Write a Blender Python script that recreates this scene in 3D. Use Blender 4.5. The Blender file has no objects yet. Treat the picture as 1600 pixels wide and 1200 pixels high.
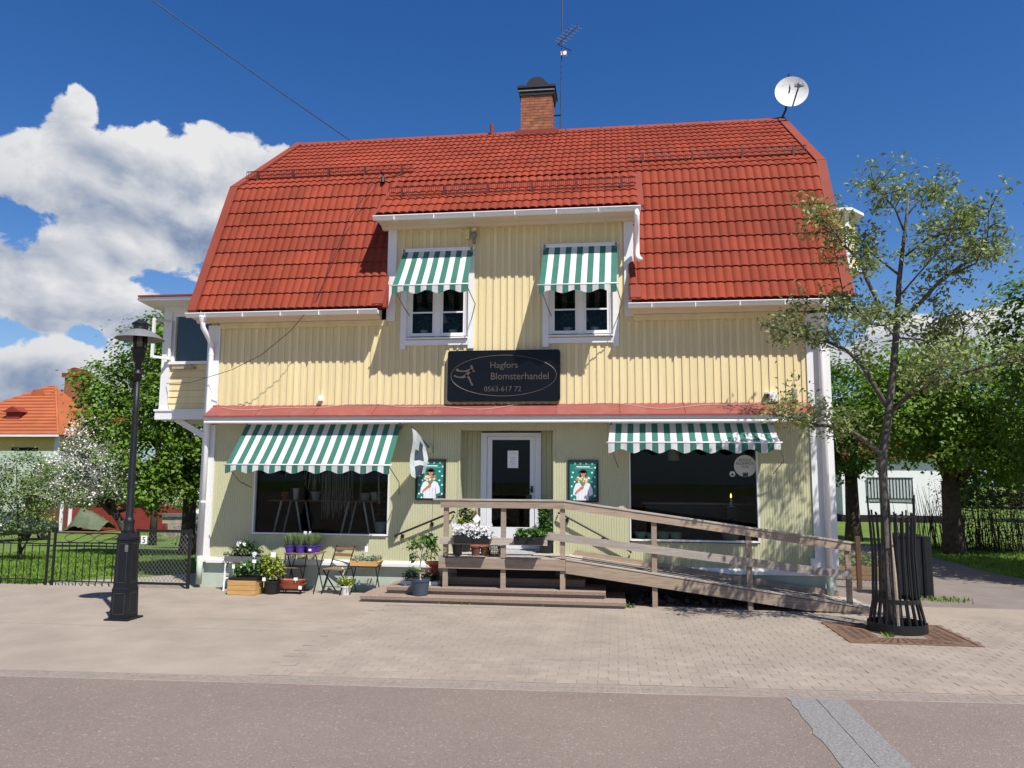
import bpy, math, random
import numpy as np
from mathutils import Vector, Matrix

# ------------------------------------------------------------------ camera
sc = bpy.context.scene
cd = bpy.data.cameras.new('camera'); cam = bpy.data.objects.new('camera', cd)
sc.collection.objects.link(cam); sc.camera = cam
cd.sensor_width = 36; cd.lens = 27.0; cd.clip_start = 0.1; cd.clip_end = 3000
CM = [[0.99136, -0.13083, 0.00944], [0.13101, 0.98397, -0.12095], [0.00654, 0.12115, 0.99261]]  # right, forward, up columns
cam.matrix_world = Matrix(((CM[0][0], CM[0][2], -CM[0][1], 7.706), (CM[1][0], CM[1][2], -CM[1][1], -13.831),
                           (CM[2][0], CM[2][2], -CM[2][1], 2.1), (0, 0, 0, 1)))

# ------------------------------------------------------------------ light
SUN = Vector((0.87, -1.0, 2.05)).normalized()          # towards the sun
sd = bpy.data.lights.new('sun', 'SUN'); sd.energy = 5.0; sd.angle = math.radians(0.53); sd.color = (1.0, 0.965, 0.90)
so = bpy.data.objects.new('sun', sd); sc.collection.objects.link(so)
so.rotation_euler = SUN.to_track_quat('Z', 'Y').to_euler(); so.location = (20, -20, 40)
w = bpy.data.worlds.new('World'); sc.world = w; w.use_nodes = True
NT = w.node_tree; NT.nodes.clear()

def N(nt, t, **k):
    n = nt.nodes.new(t)
    for a, b in k.items(): setattr(n, a, b)
    return n
def MA(nt, op, a, b=None, c=None, clamp=False):
    n = nt.nodes.new('ShaderNodeMath'); n.operation = op; n.use_clamp = clamp
    for i, v in enumerate((a, b, c)):
        if v is None: continue
        if isinstance(v, (int, float)): n.inputs[i].default_value = v
        else: nt.links.new(v, n.inputs[i])
    return n.outputs[0]

sky = N(NT, 'ShaderNodeTexSky', sky_type='NISHITA', sun_disc=False)
sky.sun_elevation = math.asin(SUN.z); sky.sun_rotation = math.atan2(SUN.x, SUN.y)
sky.altitude = 200; sky.air_density = 1.0; sky.dust_density = 0.15; sky.ozone_density = 2.0
hs = N(NT, 'ShaderNodeHueSaturation'); hs.inputs['Hue'].default_value = 0.512; hs.inputs['Saturation'].default_value = 1.36; hs.inputs['Value'].default_value = 1.22
NT.links.new(sky.outputs[0], hs.inputs['Color'])
bg = N(NT, 'ShaderNodeBackground'); bg.inputs[1].default_value = 0.07
tc = N(NT, 'ShaderNodeTexCoord'); sx = N(NT, 'ShaderNodeSeparateXYZ'); NT.links.new(tc.outputs['Generated'], sx.inputs[0])
az = MA(NT, 'ARCTAN2', sx.outputs[0], sx.outputs[1]); el = MA(NT, 'ARCSINE', sx.outputs[2])
hz = N(NT, 'ShaderNodeMix', data_type='RGBA'); hzf = MA(NT, 'SUBTRACT', 1.0, MA(NT, 'DIVIDE', MA(NT, 'MAXIMUM', el, 0.0), 0.30), clamp=True)   # pale air near the horizon
NT.links.new(MA(NT, 'MULTIPLY', MA(NT, 'MULTIPLY', hzf, hzf), 0.9), hz.inputs[0]); NT.links.new(hs.outputs[0], hz.inputs[6]); hz.inputs[7].default_value = (3.0, 4.4, 6.4, 1); NT.links.new(hz.outputs[2], bg.inputs[0])
def cloud_noise(dx, dy, scale, detail, rough):
    cb = N(NT, 'ShaderNodeCombineXYZ')
    NT.links.new(MA(NT, 'ADD', az, dx), cb.inputs[0]); NT.links.new(MA(NT, 'MULTIPLY', MA(NT, 'ADD', el, dy), 1.35), cb.inputs[1])
    n = N(NT, 'ShaderNodeTexNoise'); n.inputs['Scale'].default_value = scale; n.inputs['Detail'].default_value = detail
    n.inputs['Roughness'].default_value = rough; n.inputs['Distortion'].default_value = 0.25; NT.links.new(cb.outputs[0], n.inputs['Vector'])
    return n.outputs[0]
BLOBS = [(-.668, .368, .034, .056), (-.62, .352, .080, .054), (-.66, .325, .10, .050), (-.51, .358, .090, .044), (-.435, .360, .055, .038),
         (-.56, .33, .18, .058), (-.71, .325, .05, .04), (-.56, .285, .15, .045), (-.70, .20, .16, .045), (-.66, .25, .15, .030), (-.53, .19, .14, .035), (-.64, .11, .24, .045),
         (-.95, .24, .16, .10), (-.90, .12, .2, .07), (.34, .155, .10, .036), (.45, .16, .07, .036), (.62, .13, .12, .05), (-.33, .13, .2, .05), (0, .1, .3, .05),
         (1.1, .2, .25, .08), (1.7, .3, .3, .09), (2.4, .22, .3, .08), (3.0, .35, .2, .08), (-1.5, .28, .3, .1), (-2.1, .2, .3, .09), (-2.8, .3, .3, .1)]
den = None; num = None; wsum = None
for a, e, wa, we in BLOBS:
    q1 = MA(NT, 'POWER', MA(NT, 'DIVIDE', MA(NT, 'ABSOLUTE', MA(NT, 'SUBTRACT', az, a)), wa), 2.0)
    q2 = MA(NT, 'POWER', MA(NT, 'DIVIDE', MA(NT, 'ABSOLUTE', MA(NT, 'SUBTRACT', el, e)), we), 2.0)
    s = MA(NT, 'SUBTRACT', 1.0, MA(NT, 'ADD', q1, q2))
    den = s if den is None else MA(NT, 'SMOOTH_MAX', den, s, 0.35)
    sp_ = MA(NT, 'MAXIMUM', MA(NT, 'ADD', s, .25), 0.0); hh_ = MA(NT, 'MULTIPLY', sp_, MA(NT, 'DIVIDE', MA(NT, 'SUBTRACT', el, e), we))
    num = hh_ if num is None else MA(NT, 'ADD', num, hh_); wsum = sp_ if wsum is None else MA(NT, 'ADD', wsum, sp_)
shade_ = MA(NT, 'DIVIDE', num, MA(NT, 'ADD', wsum, .12))
den = MA(NT, 'MAXIMUM', den, -1.2)
n1 = cloud_noise(3.1, 1.7, 10.0, 10.0, 0.56)
d1 = MA(NT, 'ADD', MA(NT, 'ADD', MA(NT, 'MULTIPLY', den, 0.85), 0.10), MA(NT, 'MULTIPLY', MA(NT, 'SUBTRACT', n1, 0.5), 4.3))
alpha = MA(NT, 'MULTIPLY', d1, 4.2, clamp=True)
alpha = MA(NT, 'MULTIPLY', MA(NT, 'MULTIPLY', alpha, alpha), MA(NT, 'SUBTRACT', 3.0, MA(NT, 'MULTIPLY', alpha, 2.0)))
na = cloud_noise(3.1, 1.7, 8.0, 5.0, 0.55); nb = cloud_noise(3.1 + .010, 1.7 + .026, 8.0, 5.0, 0.55)
edge = MA(NT, 'MULTIPLY', MA(NT, 'SUBTRACT', 1.0, MA(NT, 'MULTIPLY', den, 0.95)), 0.32)
lit = MA(NT, 'ADD', MA(NT, 'ADD', MA(NT, 'MULTIPLY', MA(NT, 'SUBTRACT', na, nb), 2.6), 0.48), edge, clamp=True)
lit = MA(NT, 'ADD', lit, MA(NT, 'MULTIPLY', shade_, 0.42), clamp=True)
big = cloud_noise(7.7, 4.1, 4.0, 3.0, 0.5)
lit = MA(NT, 'ADD', lit, MA(NT, 'MULTIPLY', MA(NT, 'SUBTRACT', big, 0.50), 1.1), clamp=True)
cr = N(NT, 'ShaderNodeValToRGB'); NT.links.new(lit, cr.inputs[0])
cr.color_ramp.elements[0].color = (.26, .35, .52, 1); cr.color_ramp.elements[1].color = (.95, .95, .96, 1)
m_ = cr.color_ramp.elements.new(.5); m_.color = (.62, .66, .74, 1)
bc = N(NT, 'ShaderNodeBackground'); bc.inputs[1].default_value = 0.60; NT.links.new(cr.outputs[0], bc.inputs[0])
mx = N(NT, 'ShaderNodeMixShader'); NT.links.new(alpha, mx.inputs[0]); NT.links.new(bg.outputs[0], mx.inputs[1]); NT.links.new(bc.outputs[0], mx.inputs[2])
wo = N(NT, 'ShaderNodeOutputWorld'); NT.links.new(mx.outputs[0], wo.inputs[0])
w.cycles.sampling_method = 'MANUAL'; w.cycles.sample_map_resolution = 256
vs = sc.view_settings
vs.view_transform = 'Standard'; vs.look = 'None'; vs.exposure = 0.5; vs.gamma = 1.0; vs.use_curve_mapping = False

# ------------------------------------------------------------------ helpers
random.seed(7); RNG = np.random.default_rng(7)
C = sc.collection; PI = math.pi; G = 0.04              # G: level of the paving
ORG = {}                                               # world origin of each root
def rnd(a, b): return random.uniform(a, b)

def mat(name, col, rough=.75, var=.10, scale=6.0, bump=0.0, bscale=60.0, metal=0.0, spec=.4, stretch=None, dirt=None, trans=0.0, detail=4.0, objvar=0.0, cell=None, speck=None):
    """Principled material: colour mottled by world-space noise, optional fine relief, dirt blotches or leaf translucency."""
    m = bpy.data.materials.new(name); m.use_nodes = True; nt = m.node_tree; b = nt.nodes['Principled BSDF']
    b.inputs['Roughness'].default_value = rough; b.inputs['Metallic'].default_value = metal; b.inputs['Specular IOR Level'].default_value = spec
    g = N(nt, 'ShaderNodeNewGeometry'); src = g.outputs['Position']
    if stretch:
        mp = N(nt, 'ShaderNodeMapping'); mp.inputs['Scale'].default_value = stretch; nt.links.new(src, mp.inputs[0]); src = mp.outputs[0]
    n = N(nt, 'ShaderNodeTexNoise'); n.inputs['Scale'].default_value = scale; n.inputs['Detail'].default_value = detail; n.inputs['Roughness'].default_value = .62
    nt.links.new(src, n.inputs['Vector'])
    r = N(nt, 'ShaderNodeValToRGB'); r.color_ramp.elements[0].position = .30; r.color_ramp.elements[1].position = .70
    r.color_ramp.elements[0].color = (*[max(0, c*(1-var)) for c in col], 1); r.color_ramp.elements[1].color = (*[min(1, c*(1+var)) for c in col], 1)
    nt.links.new(n.outputs[0], r.inputs[0]); out = r.outputs[0]
    if dirt:
        dc, amt, ds = dirt
        n2 = N(nt, 'ShaderNodeTexNoise'); n2.inputs['Scale'].default_value = ds; n2.inputs['Detail'].default_value = 6; n2.inputs['Roughness'].default_value = .7
        nt.links.new(src, n2.inputs['Vector'])
        f = MA(nt, 'MULTIPLY', MA(nt, 'SUBTRACT', n2.outputs[0], .5), 4.0, clamp=True); f = MA(nt, 'MULTIPLY', f, amt)
        mi = N(nt, 'ShaderNodeMix', data_type='RGBA'); nt.links.new(f, mi.inputs[0]); nt.links.new(out, mi.inputs[6]); mi.inputs[7].default_value = (*dc, 1); out = mi.outputs[2]
    for sp in (speck or ()):
        scol, amt, sscale, thr = sp
        n3 = N(nt, 'ShaderNodeTexNoise'); n3.inputs['Scale'].default_value = sscale; n3.inputs['Detail'].default_value = 2; nt.links.new(g.outputs['Position'], n3.inputs['Vector'])
        f = MA(nt, 'MULTIPLY', MA(nt, 'MULTIPLY', MA(nt, 'SUBTRACT', n3.outputs[0], thr), 9.0, clamp=True), amt)
        mi = N(nt, 'ShaderNodeMix', data_type='RGBA'); nt.links.new(f, mi.inputs[0]); nt.links.new(out, mi.inputs[6]); mi.inputs[7].default_value = (*scol, 1); out = mi.outputs[2]
    if objvar or cell:
        if cell:
            sn = N(nt, 'ShaderNodeVectorMath', operation='SNAP'); nt.links.new(g.outputs['Position'], sn.inputs[0]); sn.inputs[1].default_value = cell
            wn = N(nt, 'ShaderNodeTexWhiteNoise'); nt.links.new(sn.outputs[0], wn.inputs['Vector']); rv = wn.outputs['Value']
        else: rv = N(nt, 'ShaderNodeObjectInfo').outputs['Random']
        f = MA(nt, 'ADD', MA(nt, 'MULTIPLY', rv, 2*objvar), 1-objvar); vm = N(nt, 'ShaderNodeVectorMath', operation='SCALE'); nt.links.new(out, vm.inputs[0]); nt.links.new(f, vm.inputs['Scale']); out = vm.outputs[0]
    nt.links.new(out, b.inputs['Base Color'])
    if bump:
        nb_ = N(nt, 'ShaderNodeTexNoise'); nb_.inputs['Scale'].default_value = bscale; nb_.inputs['Detail'].default_value = 3; nt.links.new(src, nb_.inputs['Vector'])
        bu = N(nt, 'ShaderNodeBump'); bu.inputs['Strength'].default_value = bump; bu.inputs['Distance'].default_value = .01
        nt.links.new(nb_.outputs[0], bu.inputs['Height']); nt.links.new(bu.outputs[0], b.inputs['Normal'])
    if trans:
        tr = N(nt, 'ShaderNodeBsdfTranslucent'); ms = N(nt, 'ShaderNodeMixShader'); ms.inputs[0].default_value = trans
        nt.links.new(out, tr.inputs[0]); nt.links.new(b.outputs[0], ms.inputs[1]); nt.links.new(tr.outputs[0], ms.inputs[2])
        nt.links.new(ms.outputs[0], nt.nodes['Material Output'].inputs[0])
    return m
def glass_mat(name, tint=(.9, .95, .95), refl=1.0):
    m = bpy.data.materials.new(name); m.use_nodes = True; nt = m.node_tree; nt.nodes.remove(nt.nodes['Principled BSDF'])
    t = N(nt, 'ShaderNodeBsdfTransparent'); t.inputs[0].default_value = (*tint, 1)
    gl = N(nt, 'ShaderNodeBsdfGlossy'); gl.inputs['Roughness'].default_value = .01; gl.inputs[0].default_value = (refl, refl, refl, 1)
    f = N(nt, 'ShaderNodeFresnel'); f.inputs[0].default_value = 1.5; ms = N(nt, 'ShaderNodeMixShader')
    nt.links.new(f.outputs[0], ms.inputs[0]); nt.links.new(t.outputs[0], ms.inputs[1]); nt.links.new(gl.outputs[0], ms.inputs[2])
    nt.links.new(ms.outputs[0], nt.nodes['Material Output'].inputs[0]); return m

def tag(o, label=None, cat=None, group=None, kind=None):
    for k, v in (('label', label), ('category', cat), ('group', group), ('kind', kind)):
        if v: o[k] = v
    return o
def thing(name, label, cat, loc, group=None):
    o = bpy.data.objects.new(name, None); o.empty_display_size = .2; C.objects.link(o); o.location = loc; ORG[o.name] = Vector(loc)
    return tag(o, label, cat, group)

class MB:
    def __init__(s): s.v = []; s.f = []; s.mi = []
    def add(s, vs_, fs, mi=0):
        o = len(s.v); s.v += [tuple(v) for v in vs_]; s.f += [tuple(i+o for i in f) for f in fs]; s.mi += [mi]*len(fs); return s
    def box(s, x0, x1, y0, y1, z0, z1, mi=0):
        return s.add([(x0,y0,z0),(x1,y0,z0),(x1,y1,z0),(x0,y1,z0),(x0,y0,z1),(x1,y0,z1),(x1,y1,z1),(x0,y1,z1)],
                     [(0,3,2,1),(4,5,6,7),(0,1,5,4),(1,2,6,5),(2,3,7,6),(3,0,4,7)], mi)
    def cbox(s, c, d, mi=0): return s.box(c[0]-d[0]/2, c[0]+d[0]/2, c[1]-d[1]/2, c[1]+d[1]/2, c[2]-d[2]/2, c[2]+d[2]/2, mi)
    def beam(s, p, q, w_, h, up=(0,0,1), mi=0):
        p, q = Vector(p), Vector(q); d = (q-p).normalized(); u = Vector(up); r = d.cross(u)
        if r.length < 1e-4: r = d.cross(Vector((0,1,0)))
        r.normalize(); u = r.cross(d); a = r*w_/2; b = u*h/2
        return s.add([p-a-b, p+a-b, p+a+b, p-a+b, q-a-b, q+a-b, q+a+b, q-a+b], [(0,1,2,3),(7,6,5,4),(0,4,5,1),(1,5,6,2),(2,6,7,3),(3,7,4,0)], mi)
    def tube(s, pts, r, n=8, cap=True, mi=0):
        pts = [Vector(p) for p in pts]; rs = r if isinstance(r, (list, tuple)) else [r]*len(pts); vs_ = []; ref = None
        for i, p in enumerate(pts):
            d = (pts[min(i+1, len(pts)-1)]-pts[max(i-1, 0)]).normalized()
            if ref is None: ref = d.orthogonal().normalized()
            a = (ref-d*ref.dot(d)); a = a.normalized() if a.length > 1e-5 else d.orthogonal().normalized(); ref = a; b = d.cross(a)
            vs_ += [p+(a*math.cos(2*PI*k/n)+b*math.sin(2*PI*k/n))*rs[i] for k in range(n)]
        fs = [(i*n+k, i*n+(k+1) % n, (i+1)*n+(k+1) % n, (i+1)*n+k) for i in range(len(pts)-1) for k in range(n)]
        if cap: fs += [tuple(reversed(range(n))), tuple((len(pts)-1)*n+k for k in range(n))]
        return s.add(vs_, fs, mi)
    def lathe(s, cx, cy, prof, n=16, mi=0, ph=0):
        vs_ = [(cx+r*math.cos(2*PI*k/n+ph), cy+r*math.sin(2*PI*k/n+ph), z) for r, z in prof for k in range(n)]
        fs = [(i*n+k, i*n+(k+1) % n, (i+1)*n+(k+1) % n, (i+1)*n+k) for i in range(len(prof)-1) for k in range(n)]
        if prof[0][0] > 1e-4: fs.append(tuple(reversed(range(n))))
        if prof[-1][0] > 1e-4: fs.append(tuple((len(prof)-1)*n+k for k in range(n)))
        return s.add(vs_, fs, mi)
    def prism(s, poly, y0, y1, mi=0):                  # poly in (x, z), extruded along y
        n = len(poly); vs_ = [(x, y0, z) for x, z in poly]+[(x, y1, z) for x, z in poly]
        return s.add(vs_, [tuple(range(n)), tuple(reversed(range(n, 2*n)))]+[(i, i+n, (i+1) % n+n, (i+1) % n) for i in range(n)], mi)
    def prismx(s, poly, x0, x1, mi=0):                 # poly in (y, z), extruded along x
        n = len(poly); vs_ = [(x0, y, z) for y, z in poly]+[(x1, y, z) for y, z in poly]
        return s.add(vs_, [tuple(reversed(range(n))), tuple(range(n, 2*n))]+[(i, (i+1) % n, (i+1) % n+n, i+n) for i in range(n)], mi)
    def prismz(s, poly, z0, z1, mi=0):
        n = len(poly); vs_ = [(x, y, z0) for x, y in poly]+[(x, y, z1) for x, y in poly]
        return s.add(vs_, [tuple(reversed(range(n))), tuple(range(n, 2*n))]+[(i, (i+1) % n, (i+1) % n+n, i+n) for i in range(n)], mi)
    def ball(s, c, r, n=10, m=6, mi=0):
        rx, ry, rz = r if isinstance(r, (tuple, list)) else (r, r, r)
        vs_ = [(c[0]+rx*math.sin(PI*j/m)*math.cos(2*PI*k/n), c[1]+ry*math.sin(PI*j/m)*math.sin(2*PI*k/n), c[2]-rz*math.cos(PI*j/m)) for j in range(m+1) for k in range(n)]
        return s.add(vs_, [(j*n+k, j*n+(k+1) % n, (j+1)*n+(k+1) % n, (j+1)*n+k) for j in range(m) for k in range(n)], mi)
    def build(s, name, m, parent=None, smooth=False, origin=None):
        ms = m if isinstance(m, (list, tuple)) else [m]
        if parent is not None: o_ = ORG[parent.name]
        elif origin is not None: o_ = Vector(origin)
        else:
            a = np.array(s.v); o_ = Vector(((a[:,0].min()+a[:,0].max())/2, (a[:,1].min()+a[:,1].max())/2, a[:,2].min()))
        me = bpy.data.meshes.new(name); me.from_pydata([(v[0]-o_.x, v[1]-o_.y, v[2]-o_.z) for v in s.v], [], s.f)
        for q in ms: me.materials.append(q)
        if len(ms) > 1: me.polygons.foreach_set('material_index', s.mi)
        if smooth: me.polygons.foreach_set('use_smooth', [True]*len(me.polygons))
        me.update(); o = bpy.data.objects.new(name, me); C.objects.link(o); ORG[o.name] = o_
        if parent is not None: o.parent = parent
        else: o.location = o_
        return o
def inst(name, me, parent, loc, rot=(0,0,0), scale=None):
    o = bpy.data.objects.new(name, me); C.objects.link(o); o.parent = parent; o.location = Vector(loc)-ORG[parent.name]; o.rotation_euler = rot
    if scale: o.scale = scale
    return o
def np_mesh(name, V, F, m, parent=None, origin=None, smooth=False):
    """V (n,3), F (k,4) world-space arrays -> one mesh object"""
    o_ = np.array(ORG[parent.name] if parent is not None else (origin if origin is not None else (V[:,0].mean(), V[:,1].mean(), V[:,2].min())))
    me = bpy.data.meshes.new(name); k = F.shape[1]
    me.vertices.add(len(V)); me.vertices.foreach_set('co', (V-o_).astype(np.float32).ravel())
    me.loops.add(F.size); me.loops.foreach_set('vertex_index', F.astype(np.int32).ravel())
    me.polygons.add(len(F)); me.polygons.foreach_set('loop_start', np.arange(0, F.size, k, dtype=np.int32)); me.polygons.foreach_set('loop_total', np.full(len(F), k, np.int32))
    if smooth: me.polygons.foreach_set('use_smooth', np.ones(len(F), bool))
    me.materials.append(m); me.update(calc_edges=True)
    o = bpy.data.objects.new(name, me); C.objects.link(o); ORG[o.name] = Vector(o_)
    if parent is not None: o.parent = parent
    else: o.location = Vector(o_)
    return o
def unit(a): return a/np.maximum(np.linalg.norm(a, axis=1, keepdims=True), 1e-6)
def leaves(P, L, W, up=.5, droop=0.0, out=None, fold=.25):
    """diamond leaves at points P: returns verts, quads. up: bias of the leaf normal to the sky"""
    n = len(P); nr = unit(RNG.normal(size=(n,3))); nr[:,2] = np.abs(nr[:,2]); nr = unit(nr*(1-up)+np.array([0,0,1.0])*up+(0 if out is None else out*.5))
    d = RNG.normal(size=(n,3)); d = unit(d-nr*(d*nr).sum(1, keepdims=True)); d[:,2] -= droop; d = unit(d); s = np.cross(nr, d)
    l = (np.full(n, L)*RNG.uniform(.65, 1.25, n))[:,None]; w_ = l*W/L
    V = np.stack([P, P+d*l*.45+s*w_*.5-nr*l*0, P+d*l+nr*l*-.12, P+d*l*.45-s*w_*.5+nr*w_*fold], 1).reshape(-1, 3)
    return V, np.arange(4*n).reshape(n, 4)
def text_mesh(name, body, size, m, parent, x, y, z, align='CENTER', xscale=1.0, extrude=.003):
    """flat lettering facing -Y at (x, y, z)"""
    cu = bpy.data.curves.new(name, 'FONT'); cu.body = body; cu.size = size; cu.align_x = align; cu.extrude = extrude; cu.resolution_u = 3
    t = bpy.data.objects.new('tmp', cu); C.objects.link(t); dg = bpy.context.evaluated_depsgraph_get(); dg.update()
    me = bpy.data.meshes.new_from_object(t.evaluated_get(dg)); bpy.data.objects.remove(t); bpy.data.curves.remove(cu)
    o_ = ORG[parent.name]; me.transform(Matrix.Translation(Vector((x, y, z))-o_) @ Matrix.Rotation(PI/2, 4, 'X') @ Matrix.Diagonal((xscale, 1, 1, 1)))
    me.materials.clear(); me.materials.append(m); me.name = name
    o = bpy.data.objects.new(name, me); C.objects.link(o); o.parent = parent; ORG[o.name] = o_; return o
def cut(a0, a1, holes):
    """interval a0..a1 minus holes"""
    out = [(a0, a1)]
    for h0, h1 in holes:
        nx_ = []
        for p, q in out:
            if h1 <= p or h0 >= q: nx_.append((p, q)); continue
            if h0 > p: nx_.append((p, h0))
            if h1 < q: nx_.append((h1, q))
        out = nx_
    return out

# ------------------------------------------------------------------ materials
m_street = mat('street_asphalt', (.172, .134, .113), .92, .10, .5, .9, 60, dirt=((.205, .165, .14), .5, 9.0), speck=[((.36, .31, .265), .6, 42, .61), ((.085, .066, .056), .7, 50, .60), ((.27, .225, .19), .5, 95, .58)])
m_pave = mat('pavement_stone', (.275, .226, .183), .9, .13, 1.1, .35, 120, dirt=((.215, .172, .138), .6, .8), speck=[((.15, .12, .10), .5, 70, .63), ((.36, .31, .26), .5, 50, .62)])
m_paver = mat('paver_stone', (.275, .227, .185), .9, .14, 1.4, .4, 150, dirt=((.215, .172, .14), .6, .9), objvar=.07, speck=[((.15, .12, .10), .5, 70, .63), ((.36, .31, .26), .5, 50, .62)])
m_sett = mat('border_sett', (.225, .19, .162), .9, .2, 20, .4, 150, dirt=((.17, .14, .12), .6, 3.0))
m_joint = mat('paver_joint', (.208, .168, .136), .95, .2, 12)
m_granite = mat('granite', (.185, .178, .172), .85, .40, 45, .4, 150)
m_lawn = mat('lawn', (.095, .150, .018), .9, .28, .9, .6, 40, dirt=((.12, .155, .025), .6, 3.0))
m_blade = mat('grass_blade', (.135, .235, .026), .7, .3, 1.2, trans=.3)
m_gravel = mat('gravel', (.30, .26, .21), .95, .22, 14, .6, 120)
m_path = mat('side_asphalt', (.175, .145, .13), .92, .14, 1.6, .5, 90)
m_red = mat('roof_tile_red', (.235, .043, .022), .75, .18, .7, .15, 70, spec=.12, dirt=((.17, .036, .022), .6, 1.3), objvar=.11)
m_redu = mat('roof_tile_red_upper', (.235, .043, .022), .75, .18, .7, .15, 70, spec=.12, dirt=((.17, .036, .022), .6, 1.3), objvar=.10, cell=(.3023, .27, 50.0))
m_redm = mat('red_sheet_metal', (.225, .048, .030), .7, .1, 2.0, spec=.15, dirt=((.17, .04, .028), .5, 2.0))
m_canopy = mat('faded_red_metal', (.235, .060, .050), .6, .10, 2.5, spec=.4, dirt=((.32, .14, .11), .5, 3.0))
m_orange = mat('orange_tile', (.36, .098, .036), .75, .12, .6)
m_yellow = mat('yellow_board', (.72, .60, .335), .68, .09, 1.2, .12, 90, stretch=(4, 4, .35), dirt=((.58, .46, .26), .4, 1.5), objvar=.045)
m_yback = mat('yellow_back_board', (.68, .565, .315), .7, .05, 1.5)
m_olive = mat('olive_ribbed', (.485, .475, .295), .72, .05, 1.0, dirt=((.43, .40, .23), .25, 1.2))
m_found = mat('foundation_green_grey', (.44, .50, .42), .85, .10, 2.0, .4, 60, dirt=((.30, .29, .24), .5, 2.6))
m_white = mat('white_paint', (.73, .725, .72), .55, .03, 2.5, dirt=((.62, .60, .57), .22, 1.5))
m_whitem = mat('white_metal', (.82, .82, .82), .4, .03, 3.0, spec=.5)
m_wpvc = mat('white_door_frame', (.66, .67, .68), .35, .02, 3.0)
m_black = mat('black_iron', (.006, .006, .007), .55, .25, 9, spec=.5)
m_lampm = mat('lamp_dark_paint', (.008, .009, .012), .5, .25, 5, spec=.35, dirt=((.02, .02, .02), .5, 6))
m_lampl = mat('lamp_worn_edge', (.035, .036, .04), .5, .25, 5)
m_guard = mat('guard_dark_red', (.10, .018, .012), .6, .1, 5)
m_cream = mat('cream_soffit', (.66, .57, .42), .7, .05, 2)
m_galv = mat('grey_metal', (.22, .22, .22), .45, .1, 9, metal=.6)
m_glass = glass_mat('window_glass', (.78, .82, .81), .28)
m_lglass = glass_mat('lamp_glass', (.82, .80, .74))
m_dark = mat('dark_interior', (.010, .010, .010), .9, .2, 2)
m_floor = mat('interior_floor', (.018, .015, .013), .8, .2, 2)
m_wood = mat('weathered_plank', (.315, .235, .170), .85, .24, 3.0, .35, 90, stretch=(1.2, 14, 14), dirt=((.34, .29, .245), .75, 1.3), objvar=.12)
m_woodg = mat('grey_plank', (.385, .335, .285), .88, .20, 3.0, .35, 90, stretch=(1.2, 14, 14), dirt=((.25, .19, .145), .6, 1.3), objvar=.12)
m_crate = mat('crate_pine', (.50, .29, .10), .7, .16, 3.5, .15, 60, stretch=(1, 1, 9))
m_step = mat('exposed_aggregate', (.25, .185, .145), .92, .30, 55, .6, 110, dirt=((.20, .14, .11), .5, 2.0))
m_fgreen = mat('awning_green', (.042, .170, .125), .85, .10, 4, trans=.22)
m_fwhite = mat('awning_white', (.68, .665, .655), .85, .05, 4, trans=.22)
m_sign = mat('sign_black', (.004, .005, .008), .3, .2, 3, spec=.22)
m_gold = mat('sign_bronze', (.075, .062, .05), .5, .15, 20)
m_brick = mat('chimney_brick', (.28, .105, .052), .85, .30, 7, .4, 60, objvar=.22)
m_mortar = mat('mortar', (.42, .32, .24), .9, .1, 20)
m_bark = mat('bark_grey', (.095, .082, .07), .95, .6, 20, .9, 40, stretch=(1, 1, .6))
m_barkd = mat('bark_dark', (.060, .046, .036), .95, .45, 9, .8, 30)
m_leafm = mat('maple_leaf', (.140, .245, .026), .55, .38, .8, trans=.44)
m_leafd = mat('maple_leaf_deep', (.092, .185, .022), .55, .38, .8, trans=.42)
m_leafs = mat('silver_leaf', (.205, .262, .080), .6, .30, 2.0, trans=.25)
m_leafb = mat('bush_leaf', (.125, .19, .045), .6, .35, 1.5, trans=.3)
m_leafp = mat('potted_leaf', (.075, .165, .032), .55, .38, 9, trans=.25)
m_leafy = mat('lime_leaf', (.30, .36, .050), .55, .3, 9, trans=.3)
m_leafk = mat('dark_potted_leaf', (.040, .085, .022), .55, .4, 9, trans=.2)
m_lav = mat('lavender_leaf', (.17, .24, .10), .7, .3, 9, trans=.2)
m_bloom = mat('white_blossom', (.80, .76, .72), .7, .06, 6, trans=.3)
m_petal = mat('white_petal', (.82, .80, .80), .6, .04, 6, trans=.15)
m_pink = mat('pink_petal', (.62, .16, .26), .6, .2, 9, trans=.2)
m_paper = mat('white_card', (.80, .80, .78), .6, .03, 9)
m_plast = mat('black_plastic', (.009, .009, .010), .45, .2, 9, spec=.5)
m_bluepot = mat('blue_grey_pot', (.045, .062, .088), .45, .12, 9, spec=.5)
m_purple = mat('purple_pot', (.075, .030, .26), .45, .1, 9, spec=.5)
m_terra = mat('terracotta', (.40, .105, .050), .7, .15, 9)
m_rust = mat('rusty_iron', (.135, .078, .048), .85, .35, 14, .5, 90)
m_soil = mat('soil', (.035, .024, .016), .95, .3, 30, .8, 60)
m_poster = mat('poster_green', (.012, .19, .145), .35, .03, 4)
m_skin = mat('print_skin', (.50, .22, .13), .35, .05, 9)
m_shirt = mat('print_shirt', (.74, .74, .78), .35, .06, 30)
m_pflow = mat('print_flowers', (.72, .62, .30), .35, .25, 60)
m_ppink = mat('print_pink', (.60, .20, .20), .35, .25, 60)
m_phair = mat('print_dark', (.030, .025, .025), .35, .2, 30)
m_falu = mat('falu_red_board', (.22, .030, .020), .85, .12, 3)
m_brown = mat('brown_door_board', (.105, .052, .034), .8, .2, 5, stretch=(9, 9, .6))
m_tarp = mat('green_tarp', (.085, .105, .055), .6, .22, 4, .3, 8)
m_car = mat('dark_blue_car', (.030, .035, .045), .25, .1, 4, spec=.6)
m_carglass = mat('car_glass', (.02, .025, .03), .08, .1, 4, spec=.8)
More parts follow.
